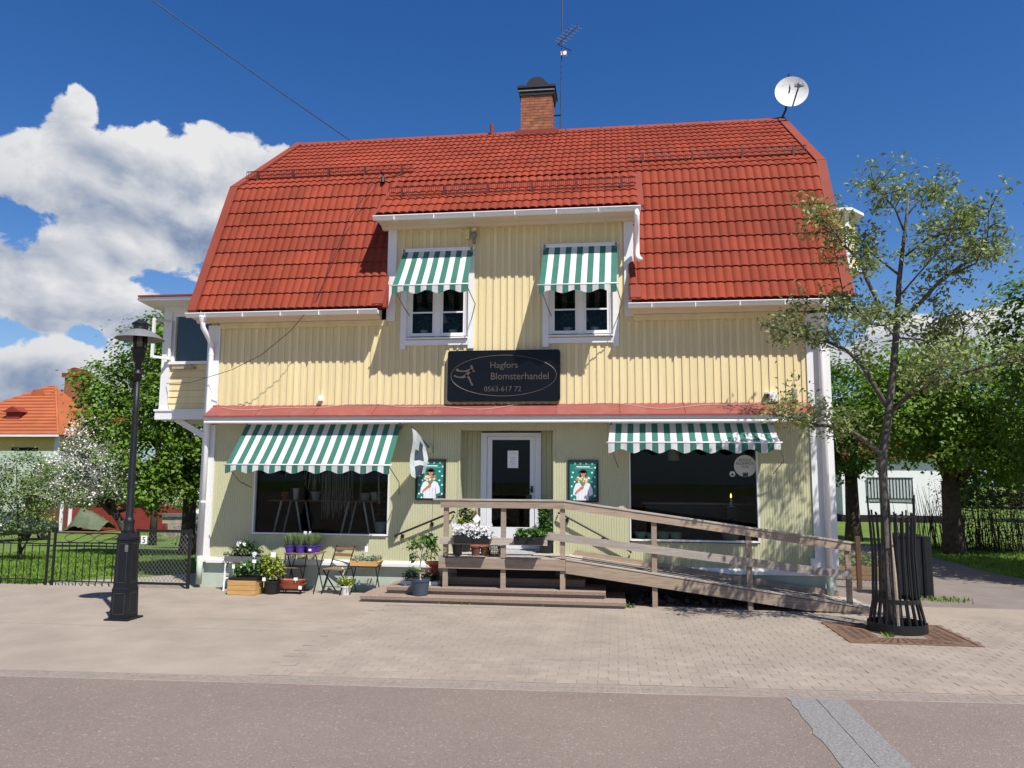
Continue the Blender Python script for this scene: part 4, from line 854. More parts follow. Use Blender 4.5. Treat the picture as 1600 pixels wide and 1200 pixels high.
# 5 folding table with lavender, second folding chair behind it
def folding_table(name, label, x0, x1, y0, y1, z, wood):
    t = thing(name, label, 'table', ((x0+x1)/2, (y0+y1)/2, G)); n = 4; dy = (y1-y0)/n
    for i in range(n): MB().box(x0, x1, y0+i*dy+.004, y0+(i+1)*dy-.004, z-.018, z).build('slat', wood, t)
    for x in (x0+.05, x1-.05):
        MB().beam((x, y0+.02, G), (x, y1-.02, z-.02), .012, .022).build('leg', m_black, t); MB().beam((x+.016, y1-.02, G), (x+.016, y0+.02, z-.02), .012, .022).build('leg', m_black, t)
    MB().tube([(x0+.05, y0+.05, G+.12), (x1-.05, y0+.05, G+.12)], .006, 5).build('stretcher', m_black, t); return t
folding_table('folding_table', 'brown slatted folding table carrying the purple lavender pots', 1.86, 2.48, -.55, -.08, .745, m_brownwall)
def folding_chair(label, x, y, rz_):
    t = thing('folding_chair', label, 'chair', (x, y, G), 'folding bistro chairs under the left window'); t.rotation_euler.z = rz_; o = Vector((x, y, 0))
    def P_(a, b_, c): return (x+a, y+b_, c)
    for s in (-.19, .19):
        MB().beam(P_(s, -.20, G), P_(s, .24, .86), .010, .024).build('back_leg', m_black, t); MB().beam(P_(s*.9, .22, G), P_(s*.9, -.20, .46), .010, .024).build('front_leg', m_black, t)
    for i in range(5): MB().box(x-.19, x+.19, y-.20+i*.075, y-.20+i*.075+.065, .465, .482).build('seat_slat', m_brownwall, t)
    for i, z in enumerate((.70, .80)): MB().cbox((x, y+.165+i*.045, z), (.40, .014, .055 if i == 0 else .045)).build('back_slat', m_twood, t)
    MB().tube([P_(-.18, -.12, .17), P_(.18, -.12, .17)], .006, 5).build('stretcher', m_black, t); return t
folding_chair('brown wooden folding chair standing alone beside the trough of succulents', 2.80, -.36, math.radians(-14))
folding_chair('brown wooden folding chair half hidden behind the lavender table', 1.93, -.24, math.radians(8))
for i in range(6):
    x = 1.93+(i % 3)*.20+(0 if i < 3 else .02); y = -.46+(.2 if i >= 3 else 0)
    t = thing('lavender_pot', ('lavender in a purple pot, '+('left', 'middle', 'right')[i % 3]+' of the '+('front' if i < 3 else 'back')+' row on the brown table'), 'potted plant', (x, y, .747), 'lavender pots on the table')
    pot(t, x, y, .747, .065, .088, .13, m_purple); c = np.stack([RNG.normal(x, .05, 150), RNG.normal(y, .045, 150), RNG.uniform(.86, 1.0, 150)], 1)
    n = 230; a = RNG.uniform(0, 2*PI, n); s = RNG.random(n); base = np.stack([x+.03*np.cos(a), y+.03*np.sin(a), np.full(n, .855)], 1); tip = np.stack([x+.15*s*np.cos(a), y+.12*s*np.sin(a), .855+RNG.uniform(.10, .235, n)], 1)
    d = np.stack([-np.sin(a), np.cos(a), 0*a], 1)*.0055
    V = np.stack([base-d, base+d, tip+d*.7, tip-d*.7], 1).reshape(-1, 3); tag(np_mesh('blades', V, np.arange(4*n).reshape(n, 4), m_lav, t), kind='stuff')
    if i == 2: tagcard(t, x+.02, y-.10, .80, .05, .035, .02)
    if i == 4: tagcard(t, x-.02, y, 1.03, .06, .09); tagcard(t, x+.07, y, 1.04, .04, .08)
# 7 white hanging pot
t = thing('hanging_pot', 'white hanging pot with lime green plant standing on the pavement', 'potted plant', (2.99, -.45, G)); pot(t, 2.99, -.45, G, .07, .10, .15, m_paper)
foliage('leaves', m_leafy, t, blob((2.99, -.45, .25), (.14, .13, .10), 420), .045, .03); MB().tube([(2.92, -.45, .19), (2.93, -.45, .38), (2.96, -.45, .45), (2.92, -.46, .50), (2.89, -.46, .46)], .009, 6).build('hook', m_paper, t)
foliage('flowers', m_petal, t, blob((3.02, -.47, .30), (.1, .08, .04), 30), .03, .028)
# 8 trough of succulents on a stand
t = thing('trestle_bench', 'narrow folding iron trestle carrying the wooden trough of succulents', 'stand', (3.30, -.33, G))
for x in (3.08, 3.52): MB().beam((x, -.48, G), (x, -.18, .52), .012, .022).build('leg', m_black, t); MB().beam((x+.016, -.18, G), (x+.016, -.48, .52), .012, .022).build('leg', m_black, t)
MB().box(3.06, 3.56, -.46, -.20, .515, .53).build('top', m_black, t); MB().tube([(3.08, -.45, .10), (3.52, -.45, .10)], .007, 5).build('stretcher', m_black, t)
t = thing('wooden_trough', 'light wooden trough of grey-green succulents with a white price sign', 'planter', (3.31, -.33, .53))
MB().prism([(3.04, .62), (3.07, .535), (3.55, .535), (3.60, .62)], -.46, -.20).build('trough', m_crate, t); m_succ = mat('succulent', (.24, .30, .20), .6, .25, 20, trans=.1)
foliage('leaves', m_succ, t, np.stack([RNG.uniform(3.07, 3.57, 520), RNG.uniform(-.46, -.2, 520), .62+.075*RNG.random(520)], 1), .04, .028, up=.3); tagcard(t, 3.31, -.33, .78, .06, .10, .14); MB().ball((3.24, -.3, .73), .02).build('dry_bloom', m_brownwall, t)
# 9 small tree in blue pot on the lower step
t = thing('potted_tree', 'small leafy tree in a blue-grey pot on the lower concrete step', 'potted plant', (4.49, -1.05, .152)); pot(t, 4.49, -1.05, .152, .125, .155, .27, m_bluepot)
MB().tube([(4.49, -1.05, .40), (4.475, -1.05, .62), (4.50, -1.04, .82), (4.52, -1.05, .95)], [.016, .013, .011, .006], 6).tube([(4.49, -1.05, .72), (4.38, -1.07, .88), (4.33, -1.05, .98)], [.01, .007, .004], 5).tube([(4.495, -1.05, .75), (4.62, -1.0, .9), (4.7, -1.02, .98)], [.01, .007, .004], 5).tube([(4.50, -1.05, .82), (4.56, -1.1, 1.0), (4.55, -1.05, 1.15)], [.009, .006, .003], 5).build('stem', m_cord, t)
foliage('leaves', m_leafb, t, np.concatenate([blob((4.34, -1.05, .96), (.15, .14, .14), 70, .2), blob((4.55, -1.05, 1.06), (.22, .18, .13), 120, .2), blob((4.70, -1.03, .96), (.13, .12, .16), 70, .2), blob((4.35, -1.05, .76), (.08, .08, .08), 22, .2), blob((4.60, -1.0, .80), (.1, .08, .1), 22, .2)]), .085, .042, up=.3, droop=.5)
foliage('leaves', m_leafp, t, blob((4.60, -1.08, 1.08), (.12, .12, .1), 70, .2), .10, .06, up=.4, droop=.3); foliage('leaves', m_leafb, t, blob((4.50, -1.08, .60), (.05, .05, .06), 6, .2), .09, .07)
# 10 trays of pink flowers on the upper step
for i, (x, lb) in enumerate(((4.22, 'tray of dark foliage plants on the step behind the blue pot'), (4.56, 'white tray of pink heather on the upper step beside the deck'))):
    t = thing('bedding_tray', lb, 'potted plant', (x, -.62, .275), 'bedding trays on the upper step'); MB().box(x-.15, x+.15, -.76, -.48, .278, .335).build('tray', m_paper if i else m_wpvc, t)
    foliage('leaves', m_leafk, t, blob((x, -.62, .42), (.16, .15, .10), 420), .045, .025); foliage('flowers', m_pink if i else m_leafk, t, blob((x+.02, -.64, .50), (.12, .12, .10), 110 if i else 60), .03, .018, up=.2)
t = thing('terracotta_bowl', 'orange terracotta bowl beside the left end of the deck', 'pot', (4.60, -.5, .40)); MB().lathe(4.60, -.5, [(.06, .402), (.07, .55), (.17, .62), (.18, .64), (.16, .64), (.05, .58), (.001, .57)], 18).build('bowl', m_terra, t)
# ---- on the deck
t = thing('long_planter', 'dark grey trough with white flowers hung on the front of the left deck railing', 'planter', (5.36, -1.13, 1.0)); MB().prism([(5.05, 1.15), (5.07, 1.015), (5.66, 1.015), (5.68, 1.15)], -1.16, -.97).build('trough', m_plast, t)
foliage('leaves', m_leafk, t, blob((5.37, -1.06, 1.19), (.31, .12, .07), 420), .05, .03); blooms(t, [(5.04+.64*random.random(), -1.15+rnd(-.03, .14), 1.17+rnd(0, .13)+.05*math.sin(k_*.7)) for k_ in range(170)], .028, m_petal)
for x in (5.2, 5.55): MB().tube([(x, -.968, 1.02), (x, -.968, 1.11), (x, -.93, 1.112)], .008, 5).build('hook', m_black, t)
for x, y, r, h, lb in ((5.03, -.66, .095, .19, 'tall black plastic pot under the white flowers'), (5.34, -.62, .08, .15, 'small brown pot between the black pot and the wire lantern, left one'), (5.50, -.60, .08, .14, 'small brown pot right beside the wire lantern')):
    t = thing('empty_pot', lb, 'pot', (x, y, DZ), 'empty pots on the deck'); pot(t, x, y, DZ+.002, r*.8, r, h, m_plast if r > .09 else m_brown)
t = thing('terracotta_strip', 'shallow rust coloured tray lying across two small pots on the deck', 'tray', (5.42, -.61, .93)); MB().box(5.26, 5.57, -.68, -.52, .932, .965).build('tray', m_terra, t)
t = thing('wire_lantern', 'round black wire lantern with handle on the deck boards', 'lantern', (5.68, -.70, DZ)); b = MB()
for k in range(10): a = 2*PI*k/10; b.tube([(5.68+.135*math.sin(p_)*math.cos(a), -.70+.135*math.sin(p_)*math.sin(a), DZ+.10-.095*math.cos(p_)) for p_ in np.linspace(.15, PI-.15, 9)], .004, 4)
tag(b.build('ribs', m_black, t), kind='stuff'); MB().lathe(5.68, -.70, [(.10, DZ+.003), (.11, DZ+.02), (.11, DZ+.16), (.09, DZ+.19)], 16).build('glass_jar', m_lglass, t); MB().tube([(5.68+.09*math.cos(a), -.70, DZ+.19+.14*math.sin(a)) for a in np.linspace(0, PI, 9)], .004, 4).build('handle', m_black, t); b = MB()
for zz in (.05, .11, .16): b.tube([(5.68+.13*math.cos(a), -.70+.13*math.sin(a), DZ+zz) for a in np.linspace(0, 2*PI, 17)], .004, 4)
tag(b.build('hoops', m_black, t), kind='stuff')
t = thing('long_planter', 'dark grey trough of green leaves hung on the front of the middle deck railing', 'planter', (6.32, -1.13, 1.0)); MB().prism([(6.06, 1.14), (6.08, 1.015), (6.54, 1.015), (6.56, 1.14)], -1.16, -.97).build('trough', m_plast, t); foliage('leaves', m_leafp, t, blob((6.31, -1.06, 1.19), (.28, .13, .09), 520), .06, .045)
for x in (6.2, 6.45): MB().tube([(x, -.968, 1.02), (x, -.968, 1.11), (x, -.93, 1.112)], .008, 5).build('hook', m_black, t)
t = thing('climbing_plant', 'tall dark pot with a green climber right of the shop door', 'potted plant', (6.50, .05, DZ)); pot(t, 6.50, .05, DZ+.002, .11, .14, .24, m_plast); foliage('leaves', m_leafp, t, np.concatenate([blob((6.49, .03, 1.15), (.15, .13, .20), 380), blob((6.46, .03, 1.48), (.13, .12, .26), 420)]), .06, .05); stems(t, (6.5, .05, 1.0), 5, .08, .6)
t = thing('leafy_pot', 'lime and dark green leafy plant in a pot left of the shop door', 'potted plant', (5.02, .02, DZ)); pot(t, 5.02, .02, DZ+.002, .10, .13, .24, m_plast); foliage('leaves', m_leafy, t, blob((5.01, .0, 1.26), (.13, .11, .16), 240), .06, .05); foliage('leaves', m_leafk, t, np.concatenate([blob((5.10, .0, 1.42), (.15, .12, .13), 220), blob((4.99, .0, 1.52), (.07, .07, .07), 50)]), .055, .045)
t = thing('garden_stake', 'rusty star-shaped garden stake with a white card beside the door', 'ornament', (5.25, -.15, DZ)); MB().tube([(5.25, -.15, DZ), (5.25, -.15, 1.55)], .005, 5).build('stake', m_rust, t)
MB().prism([(5.25+(.11 if k % 2 == 0 else .045)*math.sin(PI*k/5), 1.42+(.11 if k % 2 == 0 else .045)*math.cos(PI*k/5)) for k in range(10)][::-1], -.165, -.155).build('star', m_rust, t); MB().add([(5.20, -.18, 1.36), (5.27, -.18, 1.28), (5.35, -.175, 1.37), (5.28, -.175, 1.46)], [(0, 1, 2, 3)]).build('card', m_paper, t)

# ------------------------------------------------------------------ things inside the windows
t = thing('window_table', 'long brown table on white trestles inside the left shop window', 'table', (2.3, .7, .76)); MB().box(1.06, 3.30, .45, 1.0, 1.62, 1.645).build('top', m_twood, t)
for x in (1.25, 2.6):
    for dx_, y in ((0, .5), (.42, .5), (0, .95), (.42, .95)): MB().beam((x+dx_+(-.12 if dx_ == 0 else .12), y, .77), (x+dx_+(.06 if dx_ == 0 else -.06), y, 1.62), .03, .03).build('trestle_leg', m_paper, t)
b = MB()
for x0, x1, n, z0, z1 in ((1.36, 1.52, 6, 2.0, 2.55), (1.85, 2.12, 14, 1.75, 2.6), (2.2, 2.55, 20, 1.25, 2.6), (2.6, 2.78, 10, 1.3, 2.6), (2.95, 2.98, 2, 1.4, 2.6)):
    for i in range(n): x = x0+(x1-x0)*i/max(1, n-1)+rnd(-.01, .01); b.tube([(x, .30, 2.72), (x+rnd(-.02, .02), .30, (z0+z1)/2), (x+rnd(-.03, .03), .30, z0+rnd(0, .25))], .0045, 4)
o = b.build('macrame_cords', m_cord); tag(o, 'pale macrame cords hanging inside the left shop window', 'macrame', kind='stuff')
for x, r, h, m, lb in ((1.32, .07, .15, m_terra, 'brown pot at the left end of the window table'), (1.55, .06, .22, m_paper, 'white candlestick shaped vase on the window table'), (1.95, .09, .16, m_zinc, 'grey vase in the middle of the window table'), (2.95, .10, .14, m_zinc, 'pale pot near the right end of the window table'), (3.15, .09, .16, m_mint, 'pale green pot at the right end of the window table')):
    t = thing('window_pot', lb, 'pot', (x, .62, 1.645), 'pots on the window table'); pot(t, x, .62, 1.647, r*.7, r, h, m)
t = thing('zinc_bucket', 'pale zinc bucket on the floor in the right corner of the left window', 'bucket', (3.38, .32, 1.0)); pot(t, 3.38, .32, 1.04, .085, .12, .22, m_zinc); foliage('leaves', m_leafk, t, blob((3.38, .32, 1.75), (.14, .1, .5), 120), .08, .03)
t = thing('macrame_hanger', 'diamond shaped cord hanger with a plant in the left window corner', 'macrame', (3.33, .2, 2.0)); MB().tube([(3.33, .2, 2.5), (3.23, .2, 2.32), (3.33, .2, 2.16), (3.43, .2, 2.30), (3.33, .2, 2.5)], .012, 5).tube([(3.33, .2, 2.16), (3.36, .2, 1.6)], .018, 5).build('cord', m_cord, t)
for k, (x, h) in enumerate(((8.16, .11), (8.36, .10), (8.56, .12), (8.78, .11), (9.72, .10))):
    t = thing('mint_pot', ('first', 'second', 'third', 'fourth', 'fifth')[k]+' pale green pot from the left on the right shop window sill', 'potted plant', (x, .22, 1.05), 'pale pots on the right window sill'); wd = .10 if k < 4 else .15
    pot(t, x, .22, 1.052, wd*.82, wd, h, m_mint)
    if k in (0, 2, 4): foliage('leaves', m_leafk, t, blob((x-.03, .24, 1.32), (.16, .1, .16), 130, .2), .06, .04)
t = thing('shop_counter', 'dark shop counter inside the right window with grey edges', 'counter', (9.1, 1.2, .76)); MB().box(8.3, 10.4, 1.2, 1.5, .77, 1.62).build('body', m_plast, t); MB().box(8.25, 10.45, 1.16, 1.55, 1.62, 1.65).build('top', m_galv, t)
t = thing('candle', 'lit candle glowing on a white plate inside the right shop window', 'candle', (9.78, .5, 1.60)); MB().lathe(9.78, .5, [(.001, 1.60), (.07, 1.602), (.08, 1.615), (.02, 1.612), (.02, 1.75), (.001, 1.755)], 12).build('candle', m_paper, t); m_flame = bpy.data.materials.new('flame'); m_flame.use_nodes = True; e_ = m_flame.node_tree.nodes['Principled BSDF']; e_.inputs['Emission Color'].default_value = (1, .42, .08, 1); e_.inputs['Emission Strength'].default_value = 6
MB().lathe(9.78, .5, [(.001, 1.765), (.014, 1.785), (.012, 1.81), (.001, 1.85)], 8).build('flame', m_flame, t)
MB().box(9.66, 9.90, .40, .60, 1.585, 1.60).box(9.70, 9.86, .46, .54, .77, 1.585).build('pedestal', m_plast, t)
t = thing('pendant_lamp', 'cream drum pendant lamp hanging inside the right shop window', 'lamp', (8.78, .5, 2.42)); MB().lathe(8.78, .5, [(.10, 2.43), (.105, 2.62), (.095, 2.62), (.09, 2.44)], 16).build('shade', mat('cream_shade', (.55, .50, .36), .8, .05, 9), t); MB().tube([(8.78, .5, 2.62), (8.78, .5, 3.1)], .006, 5).build('cord', m_black, t)
for k, (wx, px) in enumerate(((3.86, .30), (3.86, .86), (6.54, .34), (6.54, .84))):
    x = wx+px; t = thing('sill_pot', ('white pot on the sill of the '+('left' if k < 2 else 'right')+' dormer window, '+('left' if k % 2 == 0 else 'right')+' casement'), 'potted plant', (x, .16, 4.72), 'pots in the dormer windows'); pot(t, x, .16, 4.715, .055, .075, .14, m_paper); foliage('leaves', m_leafp, t, blob((x, .2, 5.0), (.16, .08, .17), 110, .3), .08, .04)
for k, wx in enumerate((4.48, 7.15)):
    t = thing('window_lamp', 'white cone lamp hanging inside the '+('left', 'right')[k]+' dormer window', 'lamp', (wx, .3, 5.0)); MB().lathe(wx, .3, [(.13, 5.0), (.06, 5.18), (.055, 5.18), (.12, 5.0)], 14).build('shade', m_paper, t); MB().tube([(wx, .3, 5.18), (wx, .3, 6.5)], .006, 5).build('cord', m_black, t)

rb = MB()                                              # rubble under the ramp, plus a flat dark sheet painting shade behind it
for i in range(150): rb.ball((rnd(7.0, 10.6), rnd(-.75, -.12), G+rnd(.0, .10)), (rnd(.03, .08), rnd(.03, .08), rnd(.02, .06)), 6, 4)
rb.box(6.95, 9.4, -.09, -.07, G, .38); tag(rb.build('rubble', mat('rubble_and_shade', (.035, .030, .026), .95, .5, 12)), 'dark stones and rubble under the ramp, with a dark sheet for shade', 'rubble', kind='stuff')
# ------------------------------------------------------------------ roof-top fittings
t = thing('tv_antenna', 'tall thin television mast with yagi antenna clamped behind the brick chimney', 'antenna', (6.46, 4.3, 10.5))
MB().tube([(6.46, 4.3, 10.45), (6.50, 4.3, 12.9), (6.53, 4.3, 15.2)], .014, 8).build('mast', m_lampl, t); MB().tube([(6.28, 4.3, 11.05), (6.48, 4.3, 11.05)], .02, 6).build('clamp', m_black, t)
MB().tube([(6.38, 4.32, 12.92), (6.95, 3.7, 13.02)], .014, 6).build('boom', m_galv, t)
for k in range(7): q_ = .12+.13*k; MB().tube([(6.38+.57*q_-.12, 4.32-.62*q_-.10, 12.92+.10*q_+.02), (6.38+.57*q_+.12, 4.32-.62*q_+.10, 12.92+.10*q_+.02)], .006, 4).build('element', m_galv, t)
MB().tube([(6.40, 4.30, 12.93), (6.75, 4.1, 12.62)], .012, 5).tube([(6.45, 4.30, 12.98), (6.72, 4.1, 13.25)], .006, 5).build('reflector', m_black, t); MB().box(6.48, 6.62, 4.26, 4.34, 12.62, 12.72).build('amplifier', m_paper, t)
t = thing('satellite_dish', 'round white satellite dish on a black arm at the right end of the ridge', 'satellite dish', (11.72, 4.15, 10.6))
ax = Vector((-.10, -1.0, .20)).normalized(); c0 = Vector((11.93, 3.98, 11.17)); u_ = ax.cross(Vector((0, 0, 1))).normalized(); v_ = u_.cross(ax); b = MB(); R0 = .42; nn = 30
for side in (0, 1):
    vs_ = []
    for j in range(6):
        r = R0*j/5
        for k in range(nn): a = 2*PI*k/nn; vs_.append(c0+u_*r*.9*math.cos(a)+v_*r*math.sin(a)+ax*(.11*(j/5)**2-.11-(.012 if side else 0)))
    fs = [(j*nn+k, j*nn+(k+1) % nn, (j+1)*nn+(k+1) % nn, (j+1)*nn+k) for j in range(5) for k in range(nn)]; b.add(vs_, fs)
b.build('reflector', m_tvdish, t, True)
lnb = c0+ax*.42-v_*.18+u_*-.1
MB().tube([c0-v_*.40-ax*.02, lnb-v_*.02], .018, 6).build('feed_arm', m_black, t); MB().ball(lnb, .065, 8, 6).box(lnb.x-.09, lnb.x+.11, lnb.y-.04, lnb.y+.04, lnb.z-.03, lnb.z+.03).build('feed_horn', m_galv, t)
MB().tube([(11.70, 4.12, 10.55), (11.80, 4.1, 10.75), (11.92, 4.12, 11.3), (11.92, 4.13, 11.68)], .025, 8).build('mast', m_black, t)

# ------------------------------------------------------------------ wires
def wire(label, p, q, sag, r=.008, n=24):
    p, q = Vector(p), Vector(q); pts = [p.lerp(q, i/n)-Vector((0, 0, sag*4*(i/n)*(1-i/n))) for i in range(n+1)]
    o = MB().tube(pts, r, 5).build('overhead_wire', m_black); tag(o, label, 'wire')
wire('black overhead wire running from upper left sky down to the roof ridge', (-9.5, -5.2, 17.4), (1.10, 4.15, 10.62), .25, .012)
o = MB().tube([(3.0, .85, 8.33), (2.6, .2, 7.15), (2.2, -.36, 5.35), (1.75, -.42, 4.78), (1.2, -.42, 4.34), (.6, -.35, 4.08), (0, -.2, 3.95), (-.6, .3, 3.93), (-1.5, .93, 4.0)], .006, 6).build('service_cable', m_black)
tag(o, 'thin dark cable hanging from the roof hook across the left wall to the oriel', 'cable')

# ------------------------------------------------------------------ street lamp
LX, LY = .66, -3.24
t = thing('street_lamp', 'black street lamp with square plinth and wide shallow shade', 'street lamp', (LX, LY, G)); t.rotation_euler = (0, math.radians(-.5), 0)
def sq(b, s0, z0, s1, z1): b.add([(LX-s0, LY-s0, z0), (LX+s0, LY-s0, z0), (LX+s0, LY+s0, z0), (LX-s0, LY+s0, z0), (LX-s1, LY-s1, z1), (LX+s1, LY-s1, z1), (LX+s1, LY+s1, z1), (LX-s1, LY+s1, z1)], [(0,3,2,1),(4,5,6,7),(0,1,5,4),(1,2,6,5),(2,3,7,6),(3,0,4,7)]); return b
sq(MB(), .185, G, .185, G+.025).build('base_plate', m_lampm, t); b = sq(sq(sq(sq(MB(), .132, G+.025, .125, .46), .129, .46, .117, .50), .115, .50, .104, 1.17), .113, 1.17, .108, 1.20); sq(b, .104, 1.20, .06, 1.29).build('plinth', m_lampm, t)
for k in range(4):
    a = PI/2*k; b = MB(); ca, sa = math.cos(a), math.sin(a)
    def RP(x, y, z): return (LX+x*ca-y*sa, LY+x*sa+y*ca, z)
    for (x0, x1, z0, z1, s0, s1) in ((-.075, .075, .56, 1.12, .1170, .1080), (-.09, .09, .12, .42, .1340, .1285)):
        for xa, xb, za, zb in ((x0, x1, z0, z0+.012), (x0, x1, z1-.012, z1), (x0, x0+.01, z0, z1), (x1-.01, x1, z0, z1)):
            f_ = lambda z: s0+(s1-s0)*(z-z0)/(z1-z0)
            b.add([RP(xa, -f_(za)-.002, za), RP(xb, -f_(za)-.002, za), RP(xb, -f_(zb)-.002, zb), RP(xa, -f_(zb)-.002, zb)], [(0, 1, 2, 3)])
    b.build('panel_frame', m_lampl, t)
MB().box(LX+.035, LX+.085, LY-.118, LY-.112, 1.0, 1.10).build('service_plate', m_galv, t)
MB().lathe(LX, LY, [(.075, 1.27), (.085, 1.30), (.070, 1.33), (.075, 1.42), (.078, 1.45), (.062, 1.47), (.052, 1.50), (.044, 3.0), (.040, 3.56)], 14).build('pole', m_lampm, t, True)
MB().lathe(LX, LY, [(.048, 3.50), (.062, 3.60), (.072, 3.61), (.062, 3.63), (.045, 3.66), (.045, 3.75), (.052, 3.77), (.085, 3.83), (.095, 3.90), (.095, 3.96), (.115, 3.975), (.115, 3.995), (.08, 4.0)], 16).build('lantern_cup', m_black, t, True)
MB().lathe(LX, LY, [(.085, 3.995), (.095, 4.05), (.095, 4.33), (.09, 4.33), (.09, 4.0)], 18).build('glass', m_lglass, t, True)
MB().lathe(LX, LY, [(.03, 4.0), (.045, 4.03), (.045, 4.17), (.02, 4.2), (.02, 4.24), (.001, 4.24)], 12).build('lamp_holder', m_cord, t)
for k in range(3): a = 2*PI*k/3+.5; MB().tube([(LX+.1*math.cos(a), LY+.1*math.sin(a), 3.99), (LX+.1*math.cos(a), LY+.1*math.sin(a), 4.36)], .008, 5).build('rod', m_black, t)
m_shade = mat('lamp_shade_grey', (.16, .165, .17), .45, .1, 6)
MB().lathe(LX, LY, [(.10, 4.285), (.20, 4.245), (.29, 4.185), (.345, 4.14), (.349, 4.135), (.343, 4.133), (.28, 4.175), (.19, 4.228), (.098, 4.268)], 32).build('shade', [m_shade], t, True)
MB().lathe(LX, LY, [(.10, 4.29), (.105, 4.36), (.10, 4.36)], 18).build('collar', m_lglass, t); MB().lathe(LX, LY, [(.001, 4.35), (.125, 4.36), (.125, 4.375), (.07, 4.415), (.045, 4.43), (.04, 4.445), (.001, 4.45)], 18).build('cap', m_lampm, t)
MB().box(LX-.10, LX-.045, LY-.03, LY+.03, 3.40, 3.50).build('sensor_box', m_black, t)

# ------------------------------------------------------------------ iron fence and gates
GY = -.30
def bar(x, z0, z1, r=.008): return MB().box(x-r, x+r, GY-r, GY+r, z0, z1)
t = thing('iron_fence', 'thin black iron garden fence at the far left edge', 'fence', (-4.5, GY, G))
for x in (-6.6, -4.75, -2.93): MB().box(x-.018, x+.018, GY-.018, GY+.018, G-.1, 1.05).build('post', m_black, t)
for z in (.14, .80, 1.02): MB().box(-6.6, -2.94, GY-.008, GY+.008, z-.01, z+.01).build('rail', m_black, t)
for i in range(23): bar(-6.45+i*.152, .02, .80, .006).build('bar', m_black, t)
def scroll(x0, x1, z0, z1, par):
    n = 40; MB().tube([(x0+(x1-x0)*(.5-.5*math.cos(2*PI*i/n))*1.0, GY, (z0+z1)/2+(z1-z0)*.48*math.sin(2*PI*i/n*1.0)) for i in range(n+1)], .007, 5).build('scroll', m_black, par)
    MB().tube([(x0+(x1-x0)*i/12, GY, (z0+z1)/2+(z1-z0)*.46*math.sin(PI*(i/12-.5))) for i in range(13)], .007, 5).build('scroll', m_black, par)
scroll(-4.0, -3.1, .80, 1.02, t); scroll(-4.9, -4.05, .80, 1.02, t)
t = thing('iron_gate', 'black iron gate leaf with scrolled top between fence and lamp post', 'gate', (-1.98, GY, G))
for x in (-2.80, -1.16): MB().box(x-.018, x+.018, GY-.018, GY+.018, .06 if x > -2 else G-.05, 1.04).build('stile', m_black, t)
for z in (.12, .83, 1.01): MB().box(-2.78, -1.18, GY-.009, GY+.009, z-.011, z+.011).build('rail', m_black, t)
for i in range(10): bar(-2.64+i*.150, .12, .83, .007).build('bar', m_black, t)
for i in range(12): bar(-2.72+i*.135, .045, .11, .006).build('spike', m_black, t)
scroll(-2.60, -2.0, .83, 1.01, t); scroll(-1.98, -1.35, .83, 1.01, t)
t = thing('mesh_gate', 'black framed gate leaf with wire mesh against the house corner', 'gate', (-.56, GY, G))
MB().box(-1.13, -.05, GY-.02, GY+.02, 1.05, 1.10).build('rail', m_black, t); MB().box(-1.13, -.05, GY-.02, GY+.02, .10, .14).build('rail', m_black, t)
for x in (-1.12, -.07): MB().box(x-.025, x+.025, GY-.021, GY+.021, G, 1.11).build('stile', m_black, t)
b = MB(); z0, z1, xa, xb = .13, 1.06, -1.10, -.09
for i in range(-14, 16):
    for s in (-1, 1):
        x = xa+i*.075; p0 = (x, z0) if s > 0 else (x, z1); tmax = (z1-z0)
        pa = [x, z0 if s > 0 else z1]; pb = [x+tmax*.8, z1 if s > 0 else z0]; dx_, dz_ = pb[0]-pa[0], pb[1]-pa[1]
        ta = max(0, (xa-pa[0])/dx_); tb = min(1, (xb-pa[0])/dx_)
        if tb > ta: b.beam((pa[0]+dx_*ta, GY+.002*s, pa[1]+dz_*ta), (pa[0]+dx_*tb, GY+.002*s, pa[1]+dz_*tb), .005, .005)
tag(b.build('wire_mesh', m_galv, t), kind='stuff')
t = thing('number_plate', 'white house number plate reading 5 on the mesh gate', 'number plate', (-.97, GY-.03, .83)); MB().box(-1.03, -.91, GY-.032, GY-.024, .835, .985).build('plate', m_paper, t); text_mesh('numeral', '5', .16, m_phair, t, -.97, GY-.034, .855, extrude=.001)

